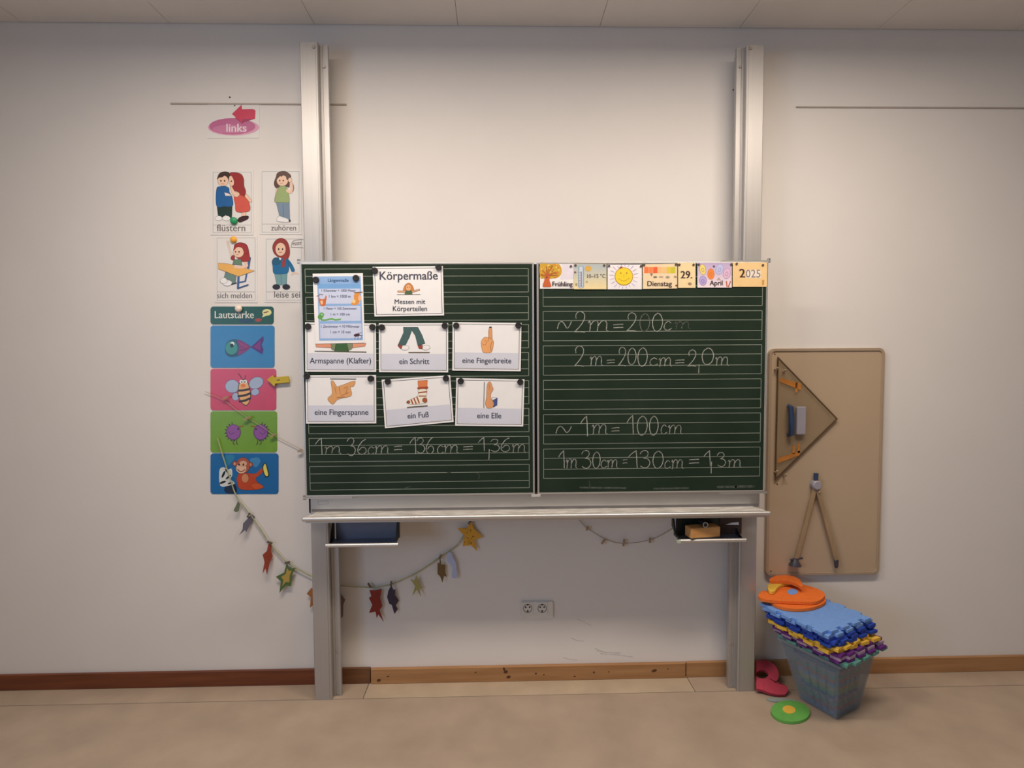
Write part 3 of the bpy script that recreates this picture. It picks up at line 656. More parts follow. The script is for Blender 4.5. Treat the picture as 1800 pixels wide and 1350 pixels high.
# ell
o = board_card([(802,664.5),(922,666.7),(919.7,749.7),(800,748.3)], YC, 'white card reading eine Elle with a bent forearm', 'eine Elle', [(810,670),(914.5,671.5)], 0.64)
P = Print(YC, 650, 560, 6.0); P.n = 14; P.line = 0.5
P.poly((225,225,232), [(1290,830),(1345,835),(1340,912),(1300,900)]); P.poly((62,78,130), [(1298,862),(1346,836),(1342,914),(1302,936)])
P.blob((205,145,100), [(1238,705),(1250,672),(1275,672),(1292,715),(1302,748),(1278,790),(1278,840),(1308,890),(1292,938),(1240,942),(1220,900),(1230,830),(1232,770)])
P.cstroke((150,95,60), [(1255,690),(1262,720),(1258,750)], 4); P.stroke((60,55,60), [(1208,672),(1203,940)], 6); P.build('picture', o)
P = Print(YC, 650, 560, 6.0); P.n = 26; P.text(TX, 'eine Elle', 1132, 1386, 1050, 1.08, -0.4, 0.012); P.build('lettering', o)

# ------------------------------------------------------------------ calendar strip on the right wing
GC = 'calendar cards along the top of the right board wing'
def cal(u0, u1, v0, v1, base, label, kindname, mags, dy=0.0, tilt=0.0):
    y = YC-dy
    o = sheet('calendar_card', label, 'card', [(u0, v0), (u1, v0+tilt), (u1, v1+tilt), (u0, v1)], y, ink(base, 0.5), 0.001, GC)
    for i, (u, v) in enumerate(mags): magnet(u, v, y, 0.0048, 0.004, 'tiny brown magnet at the upper %s corner of the %s card' % (('left', 'right')[i] if len(mags) > 1 else 'right', kindname), MS, 'tiny magnets on the calendar cards')
    return o, y
def both(y, sc, ox): return Print(y, ox, 450, sc)
o, y = cal(949, 1008.5, 463.8, 507.5, (225,220,220), 'calendar card reading Frühling with an orange tree', 'Frühling', [(1003.5,468.2)])
P = both(y, 8.18, 930)
P.poly((210,205,215), [(470,115),(640,118),(640,330),(450,340)])
P.blob((190,150,45), [(160,120),(300,115),(430,118),(470,220),(430,300),(340,325),(220,325),(160,310)])
for i in range(46):
    a_ = random.uniform(165, 455); b_ = random.uniform(122, 310); P.ell(random.choice([(205,120,40),(225,165,60),(165,105,35),(215,185,90),(190,90,35)]), a_, b_, random.uniform(8, 16), random.uniform(7, 13))
P.blob((185,90,45), [(225,270),(255,240),(300,275),(292,340),(318,435),(255,445),(195,435),(222,340)])
for e_ in ((190,200),(250,150),(330,160),(390,230),(400,280),(170,270)): P.stroke((170,85,40), [(258,275), lerp((258,275), e_, .6), e_], 9)
P.ell((90,40,25), 255, 305, 11); P.build('picture', o)
P = both(y, 8.18, 930); P.n = 90; P.text((60,35,50), 'Frühling', 336, 626, 433, 1.05, 0, 0.02); P.build('lettering', o)
o, y = cal(1008.8, 1066.3, 464, 508.6, (205,190,140), 'calendar card reading 10–15 °C with a thermometer', '10–15 °C', [(1011.5,466.5),(1062,466.5)], 0.0006)
P = both(y, 8.18, 930)
for i in range(12):
    t_ = i/12; P.poly(tuple(int(a_+(b_-a_)*t_) for a_, b_ in zip((165,175,180), (225,205,150))), [(645,118+i*29.8),(1113,118+i*29.8),(1113,120+(i+1)*29.8),(645,120+(i+1)*29.8)])
P.poly((130,160,180), rrect(705,140,790,465,30)); P.poly((190,195,205), rrect(722,150,772,460,24)); P.stroke((120,80,120), [(750,230),(750,440)], 14)
for i in range(6): P.stroke((110,120,150), [(712,240+i*38),(735,240+i*38)], 7)
P.ell((205,160,70), 852, 180, 45, 40); P.ell((110,85,95), 663, 235, 16); P.ell((150,140,110), 680, 410, 16, 22); P.ell((170,160,130), 830, 370, 18, 16); P.build('picture', o)
P = both(y, 8.18, 930); P.n = 40; P.text((85,75,80), '10–15 °C', 835, 1098, 318, 1.1, 1.0, 0.01); P.build('lettering', o)
o, y = cal(1068, 1128.3, 465, 508.6, (222,218,225), 'calendar card with a smiling yellow sun', 'sun', [(1070.3,467.5),(1126.5,468)])
P = both(y, 8.18, 930)
for i in range(20):
    q = i*math.pi/10+0.1; P.stroke((160,150,205) if i % 3 else (200,150,200), [(1363+150*math.cos(q), 293+150*math.sin(q)), (1363+(205 if abs(math.cos(q)) > .6 else 180)*math.cos(q), 293+(205 if abs(math.cos(q)) > .6 else 172)*math.sin(q))], 8)
P.ell((170,120,30), 1363, 293, 133, 130); P.ell((232,195,40), 1363, 293, 124, 121); P.cstroke((190,140,25), [(1290,325),(1330,352),(1380,358),(1440,320)], 8)
P.ell((160,110,30), 1320, 245, 8, 12); P.ell((160,110,30), 1405, 245, 8, 12); P.stroke((205,160,30), [(1362,270),(1360,310)], 6); P.poly((140,70,50), [(1290,175),(1320,150),(1350,160),(1310,185)]); P.build('picture', o)
o, y = cal(1130, 1190.3, 464.5, 508, (228,200,165), 'calendar card reading Dienstag with a row of coloured week squares', 'Dienstag', [(1132,466),(1188,465)], 0.0006, -1)
P = both(y, 8.18, 1140)
cs = [(220,110,60),(225,125,70),(215,90,50),(225,175,120),(228,180,125),(205,185,60),(190,180,50)]
for i, c_ in enumerate(cs): P.poly(c_, [(-62+i*64.5,158),(-62+(i+1)*64.5-3,157),(-62+(i+1)*64.5-3,246),(-62+i*64.5,248)])
P.poly((130,110,100), [(20,250),(65,250),(42,298)]); P.ell((120,100,90), 95, 305, 28, 15); P.ell((170,150,130), 180, 303, 34, 14); P.ell((150,140,130), 275, 305, 30, 18); P.ell((150,130,105), 385, 300, 22, 15); P.ell((120,60,40), 400, 425, 16, 14); P.build('picture', o)
P = both(y, 8.18, 1140); P.n = 30; P.text((60,40,40), 'Dienstag', -15, 335, 432, 1.05, 0, 0.02); P.build('lettering', o)
o, y = cal(1192, 1222.6, 461.8, 506, (226,200,155), 'small calendar card reading 29.', 'day number', [(1194,465.3),(1219,465.3)])
P = both(y, 8.18, 1140); P.ell((160,130,105), 595, 400, 28, 22); P.stroke((120,95,80), [(570,390),(600,420)], 8); P.build('picture', o)
P = both(y, 8.18, 1140); P.n = 8; P.text((55,35,35), '29.', 465, 625, 322, 1.1, 0, 0.03); P.build('lettering', o)
o, y = cal(1226, 1286.3, 461.8, 505.6, (222,210,220), 'calendar card reading April with coloured Easter eggs', 'April', [(1228,465),(1285,465)])
P = both(y, 8.18, 1140)
for i in range(10):
    t_ = i/10; P.poly(tuple(int(a_+(b_-a_)*t_) for a_, b_ in zip((178,160,195), (228,212,215))), [(706,98+i*35.4),(1194,98+i*35.4),(1194,100+(i+1)*35.4),(706,100+(i+1)*35.4)])
def egg(cx_, cy_, rx_, ry_, c_, edge, rot=0):
    P.ell(edge, cx_, cy_, rx_+6, ry_+6, rot); P.ell(c_, cx_, cy_, rx_, ry_, rot); P.ell(edge, cx_, cy_+ry_*0.1, rx_*0.45, ry_*0.45, rot); P.ell(c_, cx_, cy_+ry_*0.1, rx_*0.3, ry_*0.32, rot)
egg(780,195,42,72,(220,200,110),(150,140,110),-10); egg(897,260,46,74,(225,125,55),(190,110,60)); egg(1020,190,50,72,(180,180,215),(130,145,190),15); egg(1125,250,48,74,(205,170,200),(150,130,160),12); egg(782,355,48,66,(170,155,205),(125,110,170))
P.ell((80,60,75), 940, 150, 15); P.poly((170,150,140), [(980,345),(1010,305),(1040,345)]); P.stroke((170,85,50), [(1120,365),(1130,440)], 16); P.stroke((170,85,50), [(1178,365),(1150,440)], 16); P.build('picture', o)
P = both(y, 8.18, 1140); P.n = 60; P.text((60,50,50), 'April', 880, 1066, 420, 1.05, 0, 0.02); P.build('lettering', o)
o, y = cal(1288, 1348.4, 461.3, 504, (220,188,135), 'tan calendar card reading 2025', 'year', [(1294.6,463.8),(1340.7,466)])
P = both(y, 8.18, 1140); P.poly((190,140,70), [(1630,345),(1665,345),(1660,420),(1632,420)]); P.build('picture', o); P = both(y, 8.18, 1140); P.poly((180,150,130), [(1290,215),(1310,180),(1330,215)])
P.poly((222,210,195), rrect(1400,200,1612,318,10)); P.build('picture', o)
P = both(y, 8.18, 1140); P.n = 8; P.text((60,35,35), '2', 1312, 1385, 308, 1.05, 0, 0.03); P.text((120,110,115), '025', 1400, 1608, 308, 1.1, 0, 0.004); P.build('lettering', o)

# ------------------------------------------------------------------ cards on the wall, left
YW = -0.0022
SK2 = (222, 185, 160); TG = (95, 85, 82)
def wall_card(u0, u1, v0, v1, label, capt, cx0, cx1, cb, capv, tilt=0.0, m=None):
    q = [(u0, v0+tilt), (u1, v0), (u1, v1), (u0, v1+tilt*0.6)]
    o = sheet('picture_card', label, 'card', q, YW, M_lam, 0.0018, 'laminated behaviour cards on the wall')
    P = Print(YW, gloss=0.35); iq = [(u0+4, v0+3.2), (u1-4, v0+3), (u1-4, v1-4), (u0+4, v1-4)]
    P.stroke(M_grey, iq+[iq[0]], 0.7); P.stroke(M_grey, [(u0+4, capv), (u1-4, capv)], 0.8); P.build('printed_border', o)
    P = Print(YW, gloss=0.35); P.n = 4; P.text(TG, capt, cx0, cx1, cb, 1.05, 0, 0.008); P.build('lettering', o)
    return o
def face(P, x, y, r, hair=(90,55,40)):
    P.ell((60,40,35), x-r*.35, y-r*.05, r*.11, r*.15); P.ell((60,40,35), x+r*.35, y-r*.05, r*.11, r*.15); P.cstroke((160,100,85), [(x-r*.25, y+r*.45), (x, y+r*.55), (x+r*.25, y+r*.45)], r*.08)
# flüstern
o = wall_card(370.5, 445.5, 299.5, 413, 'wall card reading flüstern with a red-haired girl whispering', 'flüstern', 381, 431, 406.5, 395.6)
P = Print(YW, 390, 280, 9.64, gloss=0.35); P.n = 8; P.line = 0.45
P.blob((60,38,30), [(-75,330),(-50,250),(20,215),(90,215),(135,250),(130,360),(60,280),(-40,300)]); P.ell(SK2, 20, 365, 92, 92)
P.blob((60,38,30), [(-80,340),(-50,250),(20,212),(95,215),(130,260),(125,330),(70,262),(10,300),(-50,310)])
P.poly((28,50,40), [(-85,780),(176,780),(170,960),(165,1000),(120,985),(60,940),(20,985),(-60,985)]); P.blob((30,88,145), [(-90,500),(-20,460),(60,455),(120,490),(130,560),(175,640),(182,790),(40,800),(-90,790)])
P.poly((215,205,200), [(40,560),(120,580),(170,620),(60,620)]); P.ell((228,222,220), 75, 1000, 68, 42); P.ell((228,222,220), -55, 1000, 62, 40); face(P, 15, 370, 90)
P.blob(SK2, [(400,590),(430,600),(500,690),(505,720),(470,725),(395,640)]); P.poly(SK2, [(335,880),(400,880),(410,990),(345,990)])
P.blob((142,40,38), [(130,238),(240,225),(330,255),(370,340),(376,450),(405,545),(375,635),(290,630),(250,540),(190,545),(175,470),(205,400),(180,330)])
P.blob((195,82,68), [(285,600),(385,640),(455,720),(478,850),(400,895),(245,885),(225,760),(205,640)]); P.blob(SK2, [(125,300),(165,285),(205,370),(195,440),(150,450),(125,400)])
P.blob(SK2, [(280,560),(300,600),(250,640),(185,600),(140,480),(165,455),(215,540)]); P.blob((55,22,24), [(268,1020),(330,970),(440,960),(445,1005),(380,1040),(300,1068)]); P.ell((60,40,35), 160, 372, 9, 13)
P.build('picture', o)
# zuhören
o = wall_card(456.6, 529.8, 298.5, 412.2, 'wall card reading zuhören with a girl in a green top listening', 'zuhören', 476.5, 520.5, 405.2, 394)
P = Print(YW, 390, 280, 9.64, gloss=0.35); P.n = 8; P.line = 0.45
P.cstroke((105,50,48), [(1180,380),(1212,470),(1200,545)], 22)
P.blob((78,46,36), [(930,492),(888,440),(890,370),(918,300),(935,240),(1000,205),(1080,205),(1150,250),(1172,295),(1150,360),(1142,470),(1090,462),(1000,445)]); P.ell(SK2, 1025, 362, 96, 92)
P.blob((78,46,36), [(918,335),(935,245),(1030,203),(1135,240),(1165,330),(1105,345),(1085,290),(1045,238),(1020,290),(985,285),(950,320)]); face(P, 1010, 365, 85)
P.blob(SK2, [(925,500),(950,520),(925,700),(905,735),(893,690)]); P.poly((112,132,152), [(915,715),(1142,715),(1150,1000),(1158,1050),(1125,1045),(1040,985),(975,955)])
P.stroke((80,98,118), [(1035,760),(1045,975)], 9); P.blob((142,162,105), [(960,480),(1025,452),(1090,465),(1125,560),(1140,720),(1020,730),(900,715),(918,600)])
P.cstroke(SK2, [(1110,530),(1165,560),(1185,480),(1165,360)], 46); P.ell(SK2, 1155, 350, 32, 40); P.blob((228,222,220), [(940,990),(975,962),(1060,990),(1125,1015),(1130,1062),(1050,1065),(935,1045)]); P.ell((70,60,65), 1148, 1040, 14, 22); P.build('picture', o)
# melden
o = wall_card(377.5, 452.5, 415, 532, 'wall card reading sich melden with a girl at a school desk', 'sich melden', 382, 443, 524, 513)
P = Print(YW, 390, 400, 9.64, gloss=0.35); P.n = 8; P.line = 0.45
P.cstroke((205,190,178), [(95,240),(125,350),(175,520)], 44); P.poly((62,88,135), [(452,508),(492,508),(462,700),(428,690)])
P.blob((148,45,38), [(195,470),(150,530),(215,545),(205,330),(245,270),(330,255),(425,300),(465,450),(466,560),(340,575)]); P.ell(SK2, 282, 415, 92, 92)
P.blob((148,45,38), [(200,390),(215,310),(270,262),(350,262),(430,320),(440,430),(385,440),(345,350),(260,330)]); face(P, 262, 415, 85); P.poly((95,122,100), [(205,545),(325,535),(345,640),(180,625)])
P.poly((98,124,116), [(60,755),(245,805),(232,940),(160,945),(35,850)]); P.cstroke((62,88,140), [(420,780),(408,850),(395,910)], 28); P.stroke((62,88,140), [(395,910),(280,932)], 24)
P.stroke((62,88,140), [(282,820),(272,1030)], 36); P.stroke((55,75,120), [(270,1030),(442,972)], 26); P.poly((218,165,82), [(-60,600),(130,618),(552,735),(280,828),(-60,700)]); P.cstroke(SK2, [(225,662),(320,672),(420,650),(400,600)], 46)
P.ell((225,222,220), 95, 940, 78, 50); P.ell((225,222,220), 30, 900, 60, 50); P.stroke((45,45,60), [(165,960),(245,938)], 20); P.build('picture', o)
# leise sein
o = wall_card(464, 534, 417, 531.5, 'wall card reading leise sein with a girl in a blue top', 'leise sein', 482, 535 , 523, 513)
P = Print(YW, 390, 400, 9.64, gloss=0.35); P.n = 8; P.line = 0.45
P.blob((140,50,42), [(875,420),(860,310),(915,215),(1000,180),(1085,212),(1135,300),(1152,430),(1120,530),(1050,560),(940,490)]); P.ell(SK2, 995, 368, 88, 112)
P.cstroke((25,98,145), [(1105,560),(1165,640),(1205,725)], 66); P.cstroke((215,190,170), [(1190,790),(1230,765),(1285,785)], 34)
P.poly((108,148,152), [(888,770),(1108,770),(1095,975),(930,975)]); P.blob((25,98,145), [(900,510),(1000,525),(1085,520),(1130,620),(1120,760),(1000,790),(880,775),(862,660),(850,570)]); P.ell((28,85,115), 925, 570, 72, 62, -25)
P.poly((225,220,222), [(960,500),(1015,520),(985,560)]); P.cstroke((145,52,44), [(1085,470),(1055,560),(1040,650)], 55); P.stroke((85,120,128), [(1005,800),(1010,965)], 9); face(P, 995, 370, 95)
P.ell((30,28,34), 922, 1005, 64, 44); P.ell((30,28,34), 1090, 1005, 64, 44); P.cstroke(M_grey, [(1172,340),(1190,250),(1250,212),(1375,198)], 10); P.stroke(M_grey, [(1180,330),(1375,340)], 10); P.text((110,100,100), 'PSSST', 1200, 1355, 300, 1.0, 5, 0.01); P.build('picture', o)
# links
o = sheet('picture_card', 'wall card reading links with a red arrow over a pink oval', 'card', [(364,182),(456.2,181),(456.2,242.6),(364,243)], YW, M_lam, 0.0025, 'laminated behaviour cards on the wall')
P = Print(YW, 390, 170, 10.39, gloss=0.35)
P.ell((205,150,175), 215, 560, 470, 150); P.ell((178,100,140), 190, 540, 425, 150); P.ell((190,120,155), 150, 590, 320, 80)
P.poly((150,60,95), [(375,400),(600,405),(400,470),(375,495),(230,380)]); P.poly((192,62,88), curve([(360,145),(370,228)], 1, False)+[(370,228),(560,225),(600,235),(615,262),(608,405),(375,408),(372,480),(182,316)])
P.build('picture', o)
P = Print(YW, 390, 170, 10.39, gloss=0.35); P.n = 12; P.text((240,205,215), 'links', 85, 447, 640, 1.0, 0, 0.015); P.build('lettering', o)

# noise-level cards
def noise_card(u0, u1, v0, v1, base, label):
    return sheet('animal_card', label, 'card', rrect(u0, v0, u1, v1, 5), YW, ink(base, 0.3), 0.003, 'laminated noise level cards on the wall')
o = noise_card(370, 481, 538.8, 570, (22,75,62), 'dark green header card reading Lautstärke with a speech bubble')
P = Print(YW, 390, 530, 7.1, gloss=0.3); P.ell((208,205,140), 562, 135, 58, 42); P.poly((208,205,140), [(520,150),(560,175),(500,200)]); P.cstroke((120,80,60), [(525,140),(550,135),(575,125)], 14); P.blob((150,62,42), [(412,225),(450,208),(500,222),(470,252),(430,250)]); P.ell((25,60,80), 300, 240, 90, 30); P.build('picture', o)
P = Print(YW, 390, 530, 7.1, gloss=0.3); P.n = 8; P.text((205,205,195), 'Lautstärke', -88, 398, 208, 1.1, 0, 0.012); P.build('lettering', o)
o = noise_card(370, 482.5, 572.2, 646.3, (45,118,172), 'blue wall card with a purple and green fish')
P = Print(YW, 390, 530, 7.1, gloss=0.3)
P.blob((28,80,105), [(38,590),(60,510),(130,472),(225,480),(305,522),(362,570),(290,632),(200,684),(100,694),(48,650)]); P.poly((120,42,105), curve([(195,478),(285,515),(358,570),(290,628),(205,668),(215,570)], 4)); P.ell((55,132,125), 120, 580, 76, 84); P.cstroke((150,60,110), [(225,520),(270,545),(320,570)], 10); P.cstroke((90,30,85), [(225,610),(280,600),(330,575)], 10)
P.ell((235,235,235), 132, 528, 24, 24); P.ell((20,25,35), 124, 550, 22, 26); P.cstroke((20,50,80), [(70,650),(120,672),(170,655)], 9); P.poly((70,25,110), [(358,570),(515,432),(522,480),(495,540),(518,600),(502,660)]); P.poly((115,35,110), [(390,570),(490,480),(480,545),(485,610)]); P.build('picture', o)
o = noise_card(370, 485.5, 648.2, 721, (192,66,96), 'pink wall card with a striped bee')
P = Print(YW, 390, 530, 7.1, gloss=0.3); WG = (155,170,195); WE = (70,70,110)
for a_ in ((130,1058,86,80,0),(170,1188,42,46,0),(428,1016,92,68,-25),(415,1130,50,40,-15)): P.ell(WE, a_[0], a_[1], a_[2]+5, a_[3]+5, a_[4]); P.ell(WG, *a_)
P.blob((70,40,30), [(210,1030),(250,975),(300,978),(335,1030),(362,1150),(355,1232),(305,1302),(236,1255),(198,1150)]); P.blob((218,165,100), [(218,1035),(252,985),(298,988),(328,1035),(352,1150),(346,1228),(305,1290),(242,1248),(208,1150)])
for l_ in ([(208,1112),(275,1108),(342,1092)], [(206,1182),(280,1172),(356,1146)], [(222,1246),(290,1235),(350,1208)]): P.cstroke((48,22,22), l_, 27)
P.ell((238,235,235), 243, 1000, 23); P.ell((238,235,235), 292, 1000, 23); P.ell((30,25,30), 248, 1004, 9); P.ell((30,25,30), 287, 1004, 9); P.ell((215,110,40), 265, 1050, 28, 22); P.stroke((70,30,40), [(250,970),(225,920),(200,900)], 7); P.stroke((70,30,40), [(285,970),(295,920)], 7); P.build('picture', o)
o = noise_card(370, 487, 722.8, 795.2, (108,152,45), 'green wall card with two round purple birds')
P = Print(YW, 390, 700, 7.1, gloss=0.3)
for cx_, s_ in ((145,1),(485,-1)):
    P = Print(YW, 390, 700, 7.1, gloss=0.3)
    for k in range(9):
        q = math.radians(100+k*22) if s_ > 0 else math.radians(80-k*22); P.stroke((62,40,72), [(cx_+85*math.cos(q), 420-95*math.sin(q)), (cx_+108*math.cos(q), 420-115*math.sin(q))], 12)
    P.ell((85,50,95), cx_, 425, 92, 100); P.ell((135,80,150), cx_, 423, 83, 92); P.cstroke((100,55,115), [(cx_-s_*60,420),(cx_-s_*30,450),(cx_+s_*5,430)], 9); P.ell((60,30,70), cx_+s_*58, 385, 12); P.stroke((140,80,50), [(cx_+s_*70,355),(cx_+s_*118,348)], 16)
    for dx in (-5, 38): P.stroke((70,70,40), [(cx_+s_*dx, 520), (cx_+s_*dx, 565), (cx_+s_*(dx+18), 575)], 9)
    P.build('picture', o)
o = noise_card(370, 489.5, 797, 868.3, (22,98,158), 'blue wall card with an orange monkey holding a banana')
P = Print(YW, 390, 700, 7.1, gloss=0.3)
P.blob((60,130,180), [(350,760),(450,740),(480,790),(430,860),(380,830)]); P.blob((40,120,160), [(40,720),(160,720),(120,800),(50,860)]); P.blob((30,45,70), [(30,1130),(90,1060),(170,1080),(180,1180),(60,1185)])
P.blob((200,205,205), [(-30,900),(20,860),(70,890),(120,880),(130,960),(110,1010),(160,1060),(90,1090),(-20,1090)])
for a_ in ((20,950,14,48,25),(80,985,12,42,50),(10,1050,14,44,70),(55,905,9,26,-30),(105,1060,10,34,75)): P.ell((22,22,28), *a_)
P.line = 0.4; P.blob((178,66,32), [(185,1000),(230,930),(330,935),(425,955),(430,1030),(505,1115),(420,1142),(240,1138),(200,1085)]); P.cstroke((175,70,38), [(370,965),(440,955),(512,888)], 46); P.blob((195,80,35), [(360,1080),(450,1060),(520,1110),(420,1140)])
P.ell((195,130,92), 290, 998, 44, 56); P.ell((150,75,55), 160, 815, 28, 32); P.ell((205,150,120), 160, 818, 16, 20); P.ell((150,75,55), 358, 828, 30, 32); P.ell((200,130,100), 356, 830, 18, 20); P.ell((165,82,58), 265, 838, 86, 98); P.ell((215,175,148), 242, 876, 66, 64); P.ell((205,160,130), 265, 815, 50, 36)
P.ell((50,35,35), 215, 828, 9, 13); P.ell((50,35,35), 268, 828, 9, 13); P.cstroke((110,45,40), [(195,888),(238,918),(290,890)], 10)
P.blob((40,60,50), [(540,806),(572,880),(588,962),(550,985),(520,935),(506,858)]); P.blob((225,208,100), [(540,816),(562,880),(578,958),(552,972),(528,930),(516,862)]); P.build('picture', o)
def pin(u, v, r, c, label):
    p = W(u, v, YW-0.003); rr = r/385.0
    o = MB().lathe((p.x, -0.0026, p.z), (0, -1, 0), [(0, rr*.8), (rr*.3, rr), (rr*.7, rr*.95), (rr*1.0, rr*.7), (rr*1.15, rr*.3)], 18).build('push_pin', mat('pin_%d_%d_%d' % c, tuple(x*1.5 for x in lin(c)), 0.35, var=0.03), smooth=True)
    tag(o, label, 'pin', 'round pins on the wall cards')
pin(411.8, 388.4, 6.4, (35,130,85), 'round green pin at the bottom of the flüstern card'); pin(411, 421.5, 5.6, (205,145,40), 'round orange pin at the top of the sich melden card'); pin(420, 543, 6.3, (205,190,178), 'round pale pin on the dark green Lautstärke header card')
# yellow arrow clip
ar = thing('arrow_clip', 'yellow wooden arrow clip on the right edge of the bee card', 'clip', W(489, 672, -0.008))
MB().prism([W(390+x/7.1, 530+y/7.1, -0.018) for x, y in [(562,975),(632,920),(648,945),(830,930),(842,1010),(665,1025),(655,1062)]], (0, 0.004, 0)).build('arrow_front', mat('yellow_paint', (0.62, 0.46, 0.03), 0.5, var=0.15), ar, bevel=0.0008)
MB().prism([W(390+x/7.1, 530+y/7.1, -0.010) for x, y in [(660,950),(835,945),(845,1018),(672,1030)]], (0, 0.004, 0)).build('clip_back', mat('clip_wood', (0.42, 0.33, 0.12), 0.6, scale=30), ar)
c = W(490, 667, -0.012); MB().tube([(c.x-0.006, -0.0195, c.z), (c.x+0.006, -0.0195, c.z)], 0.0025, 8).build('spring', M_steel, ar)

# ------------------------------------------------------------------ string with tiny clothes pegs
M_str = mat('twine', (0.30, 0.24, 0.19), 0.9, var=0.2, scale=80); M_peg = mat('peg_wood', (0.42, 0.30, 0.18), 0.7, var=0.15, scale=40)
def string(pts, y, r, name, label, m, n=6):
    P3 = [W(u, v, y) for u, v in curve(pts, 6, False)]
    o = MB().tube(P3, r, n).build(name, m, smooth=True); return tag(o, label, 'string')
def peg(u, v, ang, L_, y, label, m=None):
    a_ = math.radians(ang); c = W(u, v, y); d = Vector((math.cos(a_), 0, math.sin(a_))); n_ = Vector((-d.z, 0, d.x)); h = L_/2/380.0
    t = thing('clothes_peg', label, 'peg', c, 'tiny clothes pegs on the strings')
    for s in (-1, 1):
        MB().obox(c+n_*0.0026*s+Vector((0, -0.006, 0)), d*h, n_*0.0018, (0, 0.003, 0)).build('jaw', m or M_peg, t)
    MB().tube([c+n_*0.006+Vector((0, -0.0065, 0)), c-n_*0.006+Vector((0, -0.0065, 0))], 0.0016, 6).build('spring', M_steel, t)
string([(360,688),(393,703),(415,720),(437,735),(462,751),(487,768),(510,780),(531,791),(552,800)], -0.010, 0.0012, 'string', 'thin twine slanting across the bee and bird cards', mat('pale_twine', (0.42, 0.33, 0.22), 0.9))
peg(436, 735, 25, 13, -0.012, 'tiny clothes peg on the twine between the two purple birds'); peg(481, 765, 28, 11, -0.012, 'tiny clothes peg on the twine at the edge of the bird card'); peg(528, 792, 25, 9, -0.012, 'tiny clothes peg on the twine beside the left pylon'); peg(398, 699, 20, 10, -0.012, 'tiny clothes peg on the twine across the bee card')
string([(1005,900),(1018,914),(1033,929),(1065,948),(1096,955),(1142,949),(1178,931),(1200,915)], -0.010, 0.0014, 'string', 'thin twine sagging on the wall below the chalk tray', M_str)
peg(1032, 928, 70, 8, -0.012, 'first tiny clothes peg on the sagging twine, nearest the chalk tray'); peg(1060, 951, 55, 11, -0.012, 'second tiny clothes peg on the sagging twine, slanting down'); peg(1096, 953, 82, 13, -0.012, 'third tiny clothes peg at the lowest point of the sagging twine'); peg(1142, 949, 88, 9, -0.012, 'fourth tiny clothes peg on the sagging twine, nearest the wooden eraser')

# ------------------------------------------------------------------ star garland
M_cord = mat('garland_cord', (0.30, 0.36, 0.17), 0.85, scale=50, col2=(0.50, 0.48, 0.30))
GP = [(382,770),(393,806),(406,846),(416,872),(441,906),(458,930),(472,952),(490,974),(505,989),(526,1002),(549,1014),(575,1024),(605,1030),(640,1032),(662,1032),(690,1026),(715,1015),(735,1005),(758,990),(776,977),(790,968),(806,955),(822,928),(830,912)]
string(GP, -0.012, 0.0028, 'garland_cord', 'green garland cord sagging along the lower wall', M_cord)
GS = 'paper stars on the garland'
def star(u, v, ru, rv, rot, c, label, yaw=0.0, y=-0.035, n=5, inner=0.45, c2=None, name='paper_star', spots=False, thin=0.0018, seed=0):
    ce = W(u, v, y); k = 1/385.0; rx, rz = ru*k, rv*k; rnd = random.Random(seed)
    ca, sa = math.cos(math.radians(yaw)), math.sin(math.radians(yaw)); nrm = Vector((sa, -ca, 0)); hx = Vector((ca, sa, 0)); rx = rx/max(0.2, ca)
    def out(s): 
        P_ = []
        for i in range(2*n):
            q = math.radians(rot)+math.pi*i/n; r = s*(1.0 if i % 2 == 0 else inner)*(1+rnd.uniform(-.06, .06))
            P_.append(ce+hx*(math.sin(q)*r*rx)+Vector((0, 0, math.cos(q)*r*rz)))
        return P_
    o = MB().prism(out(1.0), nrm*-thin).build(name, ink(c, 0.7, 1.3)); tag(o, label, 'star', GS)
    if c2: MB().prism([p+nrm*0.0006 for p in out(0.62)], nrm*-0.0004).build('inner_star', ink(c2, 0.7, 1.3), o)
    if spots:
        sp = MB()
        for i in range(16):
            q = rnd.uniform(0, 6.28); r = rnd.uniform(.05, .48); p = ce+hx*(math.sin(q)*r*rx)+Vector((0, 0, math.cos(q)*r*rz))+nrm*0.0005
            sp.prism([p+hx*(0.0022*math.cos(t))+Vector((0, 0, 0.0022*math.sin(t))) for t in [j*math.pi/3 for j in range(6)]], nrm*-0.0003)
        sp.build('spots', ink((90,50,25), 0.7), o)
    return o
def cutout(pts, ox, oy, sc, c, label, y, th=0.0018, cat='star', name='paper_star', yaw=0.0):
    P3 = [W(ox+a_/sc, oy+b_/sc, y) for a_, b_ in pts]; m0 = sum(p.x for p in P3)/len(P3); t_ = math.tan(math.radians(yaw))
    P3 = [Vector((p.x, p.y+(p.x-m0)*t_, p.z)) for p in P3]
    o = MB().prism(P3, (0, th, 0)).build(name, ink(c, 0.7, 1.3)); return tag(o, label, cat, GS)
cutout([(150,170),(165,200),(155,265),(135,270),(120,250)], 390, 850, 5.4, (95,105,88), 'small grey-green paper scrap at the top of the garland', -0.022, yaw=40)
cutout([(270,300),(295,330),(255,405),(232,460),(222,440),(180,480),(205,430),(208,375)], 390, 850, 5.4, (92,92,108), 'blue-grey paper star turned edge-on below the monkey card', -0.024, yaw=35)
cutout([(440,570),(462,600),(458,655),(470,700),(448,760),(430,865),(420,800),(398,845),(412,740),(398,665),(428,640)], 390, 850, 5.4, (145,62,45), 'narrow rust-red paper star turned edge-on left of the pylon', -0.026, yaw=40)
o = cutout([(618,750),(640,812),(700,800),(662,872),(655,975),(605,968),(545,1040),(560,930),(512,885),(590,845)], 390, 850, 5.4, (75,100,52), 'green paper star with a yellow centre left of the pylon', -0.020)
